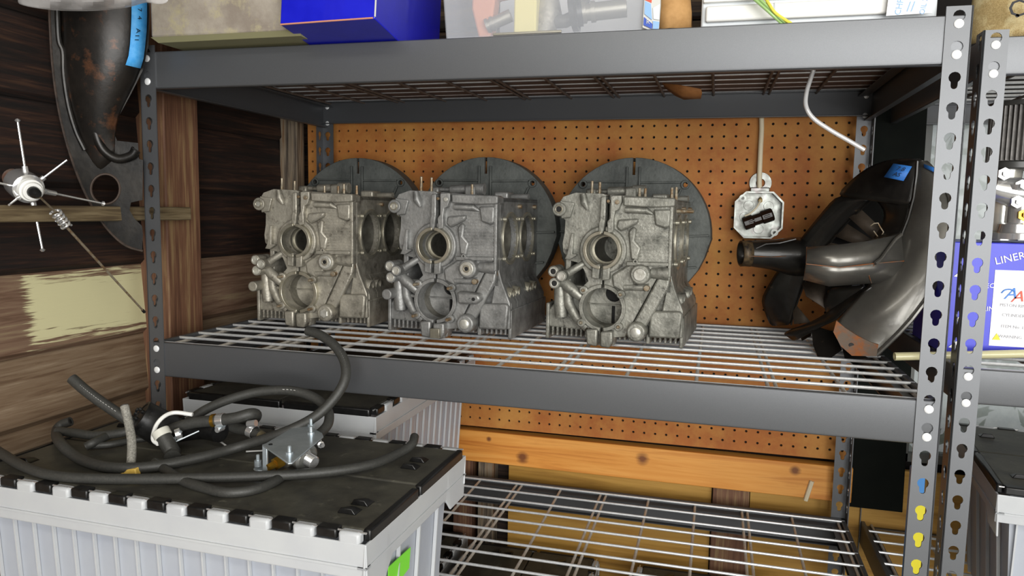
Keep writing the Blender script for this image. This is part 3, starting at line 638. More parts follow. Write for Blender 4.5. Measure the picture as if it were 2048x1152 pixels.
    if variant == 3: stud((4.5, 2.4, 9.6), (5.9, 2.2, 9.6), .16)
    for i, yy in enumerate((5.4, 9.6)): B(MB().cyl((4.7, yy, 9.75), (5.0, yy, 9.75), .17, n=12), 'case_nut', M_STEEL, bevel=.02)
    # through bolt and cylinder fittings on top near the bell housing
    B(MB().ring([(-2.2, 5.2, 11.0), (-.9, 5.2, 11.0), (-.85, 5.2, 11.0), (1.0, 5.2, 11.05), (1.05, 5.2, 11.05), (2.0, 5.2, 11.05)], [.16, .16, .34, .34, .45, .45], 16), 'through_bolt', bevel=.02)
    B(MB().box((.5, 4.6, zt-.1), (1.4, 5.9, 11.3)), 'cast_lug', bevel=.15); B(MB().box((-2.5, 4.7, zt-.1), (-1.7, 5.9, 11.2)), 'cast_lug', bevel=.15)
    B(MB().ring([(2.6, 8, 10.5), (4.9, 7.6, 10.55)], [.22, .24], 14), 'gallery_tube', bevel=0); B(MB().box((2.2, 6.8, zt-.1), (3.4, 8.6, 10.9)), 'cast_lug', bevel=.15)
    B(MB().cyl((.32, -.2, 10.2), (.32, .35, 10.2), .11, n=10), 'case_nut', M_STEEL, bevel=.01); B(MB().cyl((.95, -.25, 10.15), (.95, .35, 10.15), .16, n=12), 'case_nut', M_PLUG if variant == 2 else M_STEEL, bevel=.02)
    # bell housing at the back
    zc = 7.55; off = .0
    out = [(-3.95, .3), (-4.5, 1.6), (-4.75, 3.0)]
    out += [(off+6.42*math.cos(math.radians(a)), zc+6.42*math.sin(math.radians(a))) for a in range(205, -26, -7)] 
    out = [(-4.2, .1), (-4.75, 1.7), (-4.4, 3.4), (-5.3, 4.2), (-5.9, 5.3)] + [(6.42*math.cos(math.radians(a)), zc+6.42*math.sin(math.radians(a))) for a in range(186, -1, -6)] + [(6.45, 7.4), (6.0, 5.9), (5.5, 4.8), (4.45, 3.4), (4.8, 1.9), (4.4, .1)]
    holes = [circ(4.25, 11.75, .2, 12), circ(-4.25, 11.75, .2, 12)]
    # notch of the split at the top
    k = min(range(len(out)), key=lambda i: abs(out[i][0])+abs(out[i][1]-zc-6.42))
    topn = [(-.1, zc+6.41), (-.12, zc+5.0), (.12, zc+5.0), (.1, zc+6.41)]
    out2 = [p for p in out[:k] if p[0] < -.2] + topn + [p for p in out[k:] if p[0] > .2]
    v, f = plate2d(out2, holes+[circ(0, 7.2, 1.4, 24)], .4)
    bl = MB(); bl.add([(p.x, 11.0+p.z, p.y) for p in v], f); B(bl, 'bell_housing', mb_, bevel=.05)
    rim = MB(); n = len(out2)
    inn = [((p[0])*.965, zc+(p[1]-zc)*.965) for p in out2]
    for i in range(n):
        j = (i+1) % n
        if abs(out2[i][0]) < .13 and abs(out2[j][0]) < .13: continue
        a, b_, c1, d1 = out2[i], out2[j], inn[j], inn[i]
        rim.add([(a[0], 11.4, a[1]), (b_[0], 11.4, b_[1]), (c1[0], 11.4, c1[1]), (d1[0], 11.4, d1[1]), (a[0], 12.7, a[1]), (b_[0], 12.7, b_[1]), (c1[0], 12.7, c1[1]), (d1[0], 12.7, d1[1])], [(0,1,5,4), (2,3,7,6), (4,5,6,7), (0,3,2,1)])
    B(rim, 'bell_rim', mb_, bevel=0, ang=60)
    rb = MB()
    for (p, q) in (((.55, 13.2), (.55, 10.4)), ((-.5, 13.2), (-.5, 10.4)), ((.6, 11.9), (3.9, 11.95)), ((-.6, 11.95), (-3.9, 11.95)), ((3.95, 11.4), (3.4, 10.2)), ((4.6, 7.6), (6.3, 7.7)), ((-6.2, 7.7), (-3, 7.6)), ((4.6, 5.0), (5.4, 5.1))):
        a = Vector((p[0], 0, p[1])); b_ = Vector((q[0], 0, q[1])); d = (b_-a).normalized(); nrm = Vector((-d.z, 0, d.x))*.07
        rb.add([a+nrm+Vector((0,10.7,0)), b_+nrm+Vector((0,10.7,0)), b_-nrm+Vector((0,10.7,0)), a-nrm+Vector((0,10.7,0)), a+nrm+Vector((0,11.1,0)), b_+nrm+Vector((0,11.1,0)), b_-nrm+Vector((0,11.1,0)), a-nrm+Vector((0,11.1,0))], [(0,1,2,3),(4,5,6,7),(0,1,5,4),(1,2,6,5),(2,3,7,6),(3,0,4,7)])
    B(rb, 'bell_rib', mb_, bevel=.03)
    for x_ in (4.25, -4.25): B(MB().pipe((x_, 10.8, 11.75), (x_, 11.1, 11.75), .36, .2, 18), 'bolt_boss', mb_, bevel=.03)
    # ring of the cylinder deck seen beside the bell
    B(MB().prism([(-4.0, 3.9), (-2.9, 4.2), (-2.9, 9.6), (-3.3, 9.2), (-3.3, 4.6)], 2.0, 10.8), 'left_ledge', bevel=.1)
    return R
def K3(u, v, y):
    a, b = K(u, v); return (a, y, b)
engine_case(4.75, 9.2, math.radians(1.5), M_ALU2, M_BELL, 'leftmost engine case, warm grey, with six short studs on top', 1)
engine_case(16.65, 8.3, math.radians(-2.0), M_ALU3, M_BELL, 'middle engine case, with a square tag under its front and two bores facing right', 2)
engine_case(28.85, 9.2, math.radians(-4.0), M_ALU, M_BELL, 'rightmost engine case, chalky grey, with open oil ports', 3)
# ------------------------------------------------------------ black fan shroud at the right end of the middle shelf
def rows(tab):
    """tab rows: (v, [(u, Y), ...]) or list of (u, v, Y)"""
    return [[at(u, v, Y=y) for (u, v, y) in r] for r in tab]
def dense(r, n=5, bulge=0):
    """fill between the first and last entries of a row, bulging towards -y"""
    (u0, v0, y0), (u1, v1, y1) = r; return [(u0+(u1-u0)*i/n, v0+(v1-v0)*i/n, y0+(y1-y0)*i/n-bulge*4*(i/n)*(1-i/n)) for i in range(n+1)]
SH = thing('fan_shroud', tuple(at(1722, 712, Z=.15)), 'black sheet-metal fan shroud with square duct and rusty corner at the shelf right end', 'fan shroud')
face = [((1836,322,13.2),(1856,322,13.0)), ((1834,351,13.2),(1884,351,12.4)), ((1828,396,13),(1900,396,11.8)), ((1817,437,12.7),(1906,437,11.3)), ((1804,470,12.4),(1904,470,11)), ((1775,520,12),(1894,520,10.6)), ((1745,560,11.8),(1876,560,10.2)), ((1712,600,11.6),(1853,600,10)), ((1675,640,11.4),(1822,640,9.9)), ((1668,665,11.1),(1797,667,9.9)), ((1683,690,10.8),(1771,692,10.0)), ((1704,708,10.5),(1752,710,10.1))]
MB().grid(rows([dense(r, 8, .55 if 1 < i < 9 else .2) for i, r in enumerate(face)])).build('face_panel', M_TINF, SH, solid=.07, subs=1)
# turned edge down the right side of the face
ed = [at(u, v, Y=y-.12) for (_, (u, v, y)) in face[1:]]
MB().ring(ed, .16, 8).build('rolled_edge', M_TINF, SH)
ed = [at(u-1, v, Y=y-.1) for ((u, v, y), _) in face[:6]]
MB().ring(ed, .09, 6).build('folded_seam', M_TIN, SH)
tabp = [(1673,641),(1690,655),(1716,672),(1742,684),(1757,689),(1753,712),(1704,711),(1682,692),(1667,664)]
tv = [at(u, v, Y=10.45-.012*(v-660)-.004*(u-1700)) for u, v in tabp]; off = Vector((-.02, -.09, 0))
MB().add([p+off*1.2 for p in tv]+[p-off*2 for p in tv], [tuple(range(9)), tuple(range(17, 8, -1))]+[(i, i+9, (i+1)%9+9, (i+1)%9) for i in range(9)]).build('corner_tab', M_RUST, SH, label='rusty lower corner with a bolt hole')
c = at(1703, 691, Y=9.95); MB().cyl(c, c+Vector((0,.12,0)), .17, n=14).build('bolt_hole', M_HOLE, SH)
# hood: from the silhouette at the top across to the face
hood = [((1838,318,13.6),(1850,322,13.2)), ((1790,317,14.6),(1842,335,13.3)), ((1750,327,15.6),(1834,352,13.3)), ((1720,345,16.4),(1831,374,13.2)), ((1693,369,17),(1829,394,13.1)), ((1672,392,17.5),(1824,412,13))]
MB().grid(rows([dense(r, 6, .5) for r in hood])).build('hood', M_TIN, SH, solid=.07, subs=1)
rim = [((1672,392,17.5),(1748,396,15.8)), ((1650,418,18),(1727,414,16.6)), ((1628,445,18.4),(1704,435,17.3)), ((1607,470,18.8),(1680,462,17.9)), ((1592,492,19.2),(1655,492,18.4)), ((1570,520,19.6),(1634,512,18.6)), ((1548,552,20),(1618,540,18.8)), ((1530,582,20.4),(1608,570,19)), ((1521,602,20.8),(1597,598,19.2)), ((1530,622,21.1),(1588,625,19.4)), ((1540,652,21.4),(1582,650,19.6))]
MB().grid(rows([dense(r, 4, .35) for r in rim])).build('rim_strip', M_TIN, SH, solid=.08, subs=1)
MB().ring([at(u, v, Y=y-.05) for (_, (u, v, y)) in rim], .07, 6).build('rim_edge', M_TIN, SH)
inner = [((1745,394,15.4),(1826,408,13)), ((1764,412,15.2),(1818,432,12.8)), ((1772,430,14.8),(1810,452,12.6)), ((1762,458,14.2),(1802,472,12.4)), ((1742,482,13.6),(1785,482,12.3))]
MB().grid(rows([dense(r, 4, .25) for r in inner])).build('inner_wall', M_TIN, SH, solid=.07, subs=1)
# vanes seen inside the opening
M_VANE = mat('dusty_vane', '5a5046', '3d362f', rough=.6, metal=.2, scale=.5)
for a, b, c_, d in (((1690,428,17.4),(1722,418,17),(1768,462,15.6),(1748,480,15.8)), ((1662,470,18.2),(1692,446,17.8),(1742,478,16.4),(1716,490,16.6)), ((1640,498,18.6),(1655,484,18.4),(1690,492,17.4),(1670,505,17.6)), ((1604,566,16.5),(1650,560,16),(1652,618,14.5),(1612,592,15)), ((1586,622,18),(1594,612,18),(1622,645,17),(1588,648,17.5))):
    MB().grid([[at(*a[:2], Y=a[2]), at(*b[:2], Y=b[2])], [at(*d[:2], Y=d[2]), at(*c_[:2], Y=c_[2])]]).build('vane', M_VANE, SH, solid=.08)
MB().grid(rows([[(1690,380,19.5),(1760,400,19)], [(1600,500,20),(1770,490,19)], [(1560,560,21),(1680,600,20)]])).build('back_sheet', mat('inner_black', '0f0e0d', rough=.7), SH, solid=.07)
hk = pp([(1741,452,'Y',13.6),(1748,447,'Y',13.5),(1756,446,'Y',13.5),(1761,455,'Y',13.4),(1767,464,'Y',13.3),(1762,474,'Y',13.4),(1756,474,'Y',13.5),(1747,462,'Y',13.6)])
MB().ring(hk, .05, 6).build('wire_clip', M_STEEL, SH)
# square duct towards the camera
top = [(1617,496,13.4),(1660,493,13.6),(1720,486,13.4),(1790,466,13)]
r1 = [(1614,495,10.4),(1670,491,10.3),(1735,483,10.8),(1803,469,11.9)]
r1b = [(1614,503,9.9),(1672,505,9.6),(1732,500,10.4),(1804,488,11.6)]
r2 = [(1613,528,9.5),(1680,535,9.3),(1748,527,10.1),(1808,522,11.0)]
r3 = [(1610,545,9.9),(1668,556,9.6),(1744,548,10.4),(1790,552,11.0)]
r4 = [(1608,559,10.6),(1658,572,10.5),(1742,566,11.2),(1775,566,11.4)]
r5 = [(1612,556,13.6),(1655,565,13.6),(1735,560,13.4),(1770,560,13)]
MB().grid(rows([top, r1, r1b, r2])).build('duct_upper', M_TINF, SH, solid=.07, ang=50)
MB().grid(rows([[(u, v+.5, y-.03) for u, v, y in r2], r3, r4, r5])).build('duct_lower', M_TINF, SH, solid=.07, ang=50)
MB().ring([at(u, v, Y=y-.08) for u, v, y in r2], .035, 6).build('duct_seam', M_RUST, SH)
MB().ring([at(1750,527,Y=10.0), at(1742,540,Y=10.3), at(1738,552,Y=10.4), at(1743,566,Y=11.0)], .03, 6).build('duct_seam', M_RUST, SH)
MB().ring([at(u, v, Y=y) for u, v, y in ((1803,469,11.7),(1790,480,11.3),(1775,500,10.8),(1762,518,10.2),(1750,527,9.9))], .12, 8).build('duct_crease', M_TINF, SH)
MB().ring([at(u, v, Y=y) for u, v, y in ((1616,496,13.3),(1614,495,10.4),(1613,528,9.5),(1608,559,10.6),(1612,556,13.6))], .05, 6, cap=True).build('duct_lip', M_RUST, SH)
# lower band of the housing and the feet under it
v1 = [((1742,570,11.6),(1744,578,11.6)), ((1708,590,12.6),(1712,602,11.8)), ((1680,606,13.4),(1690,622,12)), ((1650,630,14.2),(1672,642,12.2)), ((1612,650,15),(1652,648,12.8)), ((1582,658,15.6),(1625,664,13.6)), ((1566,668,16),(1590,683,15))]
MB().grid(rows([dense(r, 4, .3) for r in v1])).build('lower_band', M_TIN, SH, solid=.08, subs=1)
mid = [((1655,576,14.2),(1738,570,12)), ((1648,600,14.6),(1712,592,12.6)), ((1650,628,14.6),(1690,610,13.2))]
MB().grid(rows([dense(r, 4, .3) for r in mid])).build('throat_sheet', M_TIN, SH, solid=.07, subs=1)
for tri in ([(1622,650,14),(1668,664,13),(1684,700,11.6),(1652,723,10.9),(1636,716,11.3),(1626,690,12.4)], [(1598,668,15.5),(1622,660,14.5),(1622,672,14.2),(1604,682,14.8)], [(1684,694,11.8),(1730,712,11.4),(1736,716,11),(1690,720,11)]):
    n = len(tri); p = [at(u, v, Y=y) for u, v, y in tri]; o_ = Vector((.02, .1, 0))
    MB().add(p+[q+o_ for q in p], [tuple(range(n)), tuple(range(2*n-1, n-1, -1))]+[(i, i+n, (i+1)%n+n, (i+1)%n) for i in range(n)]).build('foot_flange', M_TIN, SH)
# round duct towards the left
dp = pp([(1481,507,'Y',18.6), (1500,507,'Y',18.8), (1540,509,'Y',19), (1580,512,'Y',19.2), (1606,515,'Y',19.6)])
MB().ring(dp, [.95, .98, 1.12, 1.45, 1.6], 22, cap=False).build('side_duct', M_TIN, SH, solid=.07)
MB().ring([dp[0], (dp[0]+dp[1])/2, dp[1]], [1.0, .99, 1.02], 22, cap=False).build('side_duct_collar', mat('worn_collar', '2b2622', '6b5a42', rough=.5, metal=.3, scale=2), SH, solid=.05)
MB().ring(pp([(1497,512,'Y',17.75),(1545,514,'Y',17.7),(1572,512,'Y',17.7)]), .035, 6).build('duct_seam', M_RUST, SH)
MB().ring(pp([(1512,497,'Y',17.95),(1532,488,'Y',17.9),(1560,486,'Y',17.8),(1592,478,'Y',17.8)]), .07, 6).build('duct_crease', M_TIN, SH)
# tape label on the hood
def tape(root, quad, m, name='tape', th=.03, dn=.04, rows_=4, **kw):
    """thin strip through picture points with depths"""
    g = []
    for k in range(0, len(quad), 2): g.append([at(*quad[k][:2], Y=quad[k][2]-dn), at(*quad[k+1][:2], Y=quad[k+1][2]-dn)])
    return MB().grid(g).build(name, m, root, solid=th, **kw)
tp = tape(SH, [(1787,327,13.6),(1824,333,13.1),(1768,354,13.7),(1807,362,12.9)], M_TAPE2)
e0 = at(1787,327,Y=13.5); e1 = at(1824,333,Y=13.0); e2 = at(1768,354,Y=13.6); nrm = (e1-e0).cross(e2-e0).normalized()*-1
text('handwriting', '7 8\nAS', .42, (e0+at(1807,362,Y=12.8))/2+nrm*-.0+Vector((0,-.1,.02)), e1-e0, e0-e2, M_INK, SH, th=.01)
tape(SH, [(1848,328,12.95),(1882,340,12.3),(1848,335,12.95),(1880,350,12.3)], M_TAPE2, dn=.3)

# ------------------------------------------------------------ switch box, washer and conduit on the pegboard
EB = thing('electrical_box', (39.8, 25.56, 7.5), 'galvanised octagonal electrical box with a brown switch, screwed to the pegboard', 'electrical box')
cx, cz, rr = (at(1517, 430, Y=24.2)).x, (at(1517, 430, Y=24.2)).z, 1.98
oc = lambda r, k=.44: [(cx+a*r, cz+b*r) for a, b in ((-1+k,1),(1-k,1),(1,1-k),(1,-1+k),(1-k,-1),(-1+k,-1),(-1,-1+k),(-1,1-k))]
a, b = oc(rr), oc(rr-.13); m = MB(); n = 8
for i in range(n):
    j = (i+1) % n
    m.add([(a[i][0], 24.0, a[i][1]), (a[j][0], 24.0, a[j][1]), (b[j][0], 24.0, b[j][1]), (b[i][0], 24.0, b[i][1]), (a[i][0], 25.54, a[i][1]), (a[j][0], 25.54, a[j][1]), (b[j][0], 25.54, b[j][1]), (b[i][0], 25.54, b[i][1])], [(0,1,2,3),(0,4,5,1),(3,2,6,7)])
m.build('box_wall', M_GBOX, EB, smooth=False); MB().prism(oc(rr-.05), 25.4, 25.54).build('box_back', M_GBOX, EB, smooth=False)
for (dx, dz) in ((-1.35, 1.4), (1.35, -1.45)): MB().pipe((cx+dx, 24.05, cz+dz), (cx+dx, 24.3, cz+dz), .3, .14, 16).build('screw_tab', M_GBOX, EB)
for (dx, dz) in ((-.8,.8),(.85,.75),(-1.1,-.2),(.1,-1.2)): MB().cyl((cx+dx, 25.33, cz+dz), (cx+dx, 25.42, cz+dz), .42, n=18).build('knockout', M_GBOX, EB, bevel=.02)
d = Vector((.93, 0, .36)); c0 = Vector((cx, 24.5, cz-.35))
sw = MB(); sw.ring([c0-d*1.25, c0-d*1.2, c0-d*.42, c0-d*.38, c0+d*.3, c0+d*.34, c0+d*1.2, c0+d*1.3], [.45, .56, .56, .46, .46, .56, .56, .45], 10); sw.build('switch', M_BAKE, EB, bevel=.04)
MB().ring([c0-d*.9+Vector((.1,-.56,.05)), c0-d*.4+Vector((.1,-.56,.05))], .1, 6).build('switch_rib', M_BAKE, EB); MB().ring([c0+d*.5+Vector((0,-.56,0)), c0+d*1.0+Vector((0,-.56,0))], .1, 6).build('switch_rib', M_BAKE, EB)
MB().ring(spline([(cx+.15, 25.1, cz+1.5), (cx+.1, 24.6, cz+1.2), (cx-.2, 24.3, cz+.6), (cx-.7, 24.3, cz+.1), (cx-1.1, 24.4, cz-.1)], 6), .08, 8).build('wire', M_PVC, EB)
MB().cyl((cx+.12, 24.6, cz+1.2), (cx+.12, 25, cz+1.35), .17, n=12).build('wire_nut', mat('tan_nut', 'b59a62', rough=.5), EB)
MB().box((cx-.75, 24.8, cz+1.95), (cx+.85, 25.5, cz+2.35)).build('cable_clamp', M_GBOX, EB, bevel=.08)
wx = at(1521, 366, Y=25.4)
MB().pipe((wx.x, 25.36, wx.z), (wx.x, 25.5, wx.z), .92, .36, 30).build('washer', M_GBOX, label='large flat washer behind the conduit above the electrical box', cat='washer', bevel=.02)
MB().ring(spline(pp([(1519,377,'Y',25.0), (1519,350,'Y',25.1), (1521,300,'Y',25.2), (1523,262,'Y',25.3), (1523,238,'Y',25.3), (1523,150,'Y',25.3)]), 5), .21, 12).build('conduit', M_PVC, label='thin cream cable running down the pegboard into the electrical box', cat='cable')

# bent bright rod hanging from the top deck
MB().ring(spline(pp([(1640,100,'Y',5.2), (1632,125,'Y',5.1), (1622,155,'Y',5), (1613,185,'Y',4.8), (1612,212,'Y',4.6), (1626,236,'Y',4.5), (1660,260,'Y',4.5), (1700,283,'Y',4.5), (1729,300,'Y',4.5)]), 8), .13, 12).build('bent_rod', mat('bright_rod', 'eeeeee', rough=.2, metal=.45), label='bright bent metal rod hanging through the top deck at right', cat='rod')
# scrap of brown paper poking through the top deck
pz = 19.35
pv = [[at(u, v, Y=y) for u, v, y in r] for r in ([(1325,166,10.5),(1360,170,10),(1402,178,9.4)], [(1330,176,11),(1362,190,10.3),(1404,186,9.8)], [(1352,192,12),(1368,199,11),(1402,197,10.4)])]
MB().grid(pv).build('paper_scrap', M_KRAFT2, solid=.04, label='crumpled brown paper scrap poking down through the top wire deck', cat='paper')
# ------------------------------------------------------------ clear tube at the right end
MB().pipe(at(1789, 713, Y=6.2), at(2120, 706, Y=7.6), .25, .17, 16).build('clear_tube', M_TUBEC, label='amber clear plastic tube lying across to the right shelving unit', cat='tube')
# ------------------------------------------------------------ black control arm hanging at upper left
def YA(u, v): return -3.5+(u-97)/200*2.6+(v/500)*.9
def A(u, v, dn=0): return at(u, v, Y=YA(u, v)-dn)
AR = thing('steel_arm', tuple(A(250, 492)), 'greasy black pressed-steel arm with an oval hole, taped at top, hanging at upper left', 'car part')
eL = [(97,-60),(97,20),(99,70),(103,130),(112,200),(127,270),(149,340),(175,400),(205,448),(232,478),(256,494),(284,502)]
eR = [(286,470),(284,452),(268,436),(259,420),(262,405),(285,400),(286,320),(278,318),(276,286),(234,281),(226,262),(238,232),(262,188),(286,140),(297,90),(299,20),(299,-60)]
hole = [(211+29*math.cos(math.radians(a)), 378+30*math.sin(math.radians(a))) for a in range(0, 360, 18)]
# flat sheet on the slanted plane with an eyelet
def flat(outl, hls, n=0):
    v, f = plate2d([(p[0]/10, p[1]/10) for p in outl], [[(q[0]/10, q[1]/10) for q in h] for h in hls], .0001)
    return v, f
v, f = plate2d([(p[0]*.1, p[1]*.1) for p in eL+eR], [[(q[0]*.1, q[1]*.1) for q in hole], [(265+4*math.cos(t)*1.0, 298+5*math.sin(t)) for t in [i*.628 for i in range(10)]] and [((265+4*math.cos(i*.628))*.1, (298+5*math.sin(i*.628))*.1) for i in range(10)]], .02)
m = MB(); m.add([A(p.x*10, p.y*10, .06 if p.z > .01 else -.06) for p in v], f); m.build('web_plate', M_ARM2, AR, smooth=False)
# pressed body bulging from the web
LL = [(118,-60),(119,20),(121,80),(124,140),(133,195),(148,250),(170,305),(200,345)]
RRr = [(296,-60),(296,20),(294,90),(284,138),(260,186),(236,232),(229,268),(232,318)]
g = []
for (l, r) in zip(LL, RRr):
    row = []
    for i in range(11):
        t = i/10; u = l[0]+(r[0]-l[0])*t; vv = l[1]+(r[1]-l[1])*t; b = .03+1.0*(math.sin(math.pi*min(1, max(0, t)))**.6)*(1 if l[1] < 150 else max(0, 1-(l[1]-150)/195)**.8); row.append(A(u, vv, b))
    g.append(row)
MB().grid(g).build('pressed_body', M_ARM, AR, subs=1, solid=.06)
MB().ring(spline([A(u, v_, .2) for u, v_ in ((114,-60),(115,20),(118,80),(126,104),(128,150),(137,210),(152,262),(170,300))], 6), .17, 10).build('bead', M_ARM2, AR)
MB().ring(spline([A(u, v_, .25) for u, v_ in ((222,150),(204,182),(193,215),(190,250),(197,282),(212,305),(236,318),(262,312),(272,300))], 6), [.3]*49, 12).build('bead', M_ARM2, AR)
MB().ring(spline([A(u+2, v_, .05) for u, v_ in eL], 4), .085, 8).build('turned_edge', mat('edge_brown', '4d4038', '2c2724', rough=.5, metal=.3, scale=1.5), AR)
MB().ring(spline([A(u, v_, .05) for u, v_ in hole+[hole[0]]], 3), .08, 8, cap=False).build('hole_lip', mat('edge_brown2', '4a3f38', rough=.5, metal=.3), AR)
MB().ring([A(195, 439, .1), A(195, 439, .22)], .09, 8).build('rivet', M_PLUG, AR)
tq = [(263,4),(294,8),(263,30),(294,33),(262,60),(293,62),(260,90),(290,93),(257,112),(287,117),(251,130),(281,137)]
g = [[A(tq[i][0], tq[i][1]-(8 if i < 2 else 0), .98 if 1 < i < 8 else .85), A(tq[i+1][0], tq[i+1][1]-(8 if i < 2 else 0), .42)] for i in range(0, 12, 2)]
MB().grid(g).build('tape', M_TAPE, AR, solid=.03, label='blue masking tape with handwriting')
for ch, (u, v_) in (('7', (279, 20)), ('4', (279, 36)), ('A', (276, 62)), ('1', (274, 72)), ('1', (273, 80))):
    p = A(u, v_, .86); ex = A(u, v_+10, .86)-p; ez = A(u+10, v_, .6)-p
    text('handwriting', ch, .46, p+Vector((.05, -.05, 0)), ex, ez, M_INK, AR, th=.01)

# ------------------------------------------------------------ radial antenna lying on the rail
AN = thing('ground_plane_antenna', tuple(at(55, 420, X=-2)), 'chrome radial antenna with a spring whip on the grey wall rail', 'antenna')
hub = at(55, 376, X=-1.9); ax = (at(78, 392, X=-.6)-at(40, 366, X=-3.1)).normalized()
MB().ring([hub-ax*1.3, hub-ax*1.2, hub-ax*.3, hub+ax*.2, hub+ax*.3], [.6, .84, .88, .84, .66], 24).build('hub', M_CHROME, AN)
MB().ring([hub+ax*.25, hub+ax*.6, hub+ax*.62, hub+ax*.85], [.66, .64, .54, .5], 22).build('insulator', M_WHITE, AN, bevel=.03)
MB().ring([hub+ax*.85, hub+ax*1.3, hub+ax*1.5], [.34, .28, .14], 16).build('rubber_boot', M_BLKP, AN)
MB().ring([hub-ax*2.3, hub-ax*1.2], [.55, .52], 20).build('connector', mat('copper_fitting', '8a5a48', 'b0aaa0', rough=.4, metal=.5, scale=1), AN)
def rad(p0, p1, tip=True):
    P0 = at(*p0[:2], X=p0[2]); P1 = at(*p1[:2], X=p1[2]); d = P1-P0
    MB().ring([P0, P0+d*.16, P0+d*.17, P1], [.17, .15, .07, .06], 10).build('radial', M_CHROME, AN)
    if tip: MB().ring([P1-d.normalized()*.1, P1, P1+d.normalized()*.1], [.07, .16, .07], 10).build('tip_ball', M_CHROME, AN)
rad((52,350,-2), (35,241,-2.2)); rad((80,361,-1.8), (134,320,-.6), False); rad((90,383,-1.8), (206,407,-2.2)); rad((30,373,-2.3), (-30,360,-2.8)); rad((40,393,-2.0), (18,410,-1.4), False); rad((66,405,-2.6), (85,500,-2.25))
b0 = hub+ax*1.45; b1 = at(110, 423, X=-1.2); b2 = at(134, 455, X=-1.2); tipp = at(285, 620, Y=-1.1)
MB().ring([b0, b1], .06, 8).build('whip', M_STEEL, AN)
hel = []
dd = (b2-b1); T = dd.normalized(); N = T.orthogonal().normalized(); Bn = T.cross(N)
for i in range(73):
    t = i/72; a = t*2*math.pi*4.5; hel.append(b1+dd*t+(N*math.cos(a)+Bn*math.sin(a))*.27)
MB().ring(hel, .075, 6).build('spring', M_CHROME, AN)
MB().ring([b2, tipp], [.085, .065], 8).build('whip', M_STEEL, AN)
MB().ring([tipp, tipp+(tipp-b2).normalized()*.25], [.1, .1], 10).build('whip_tip', M_BLKP, AN)

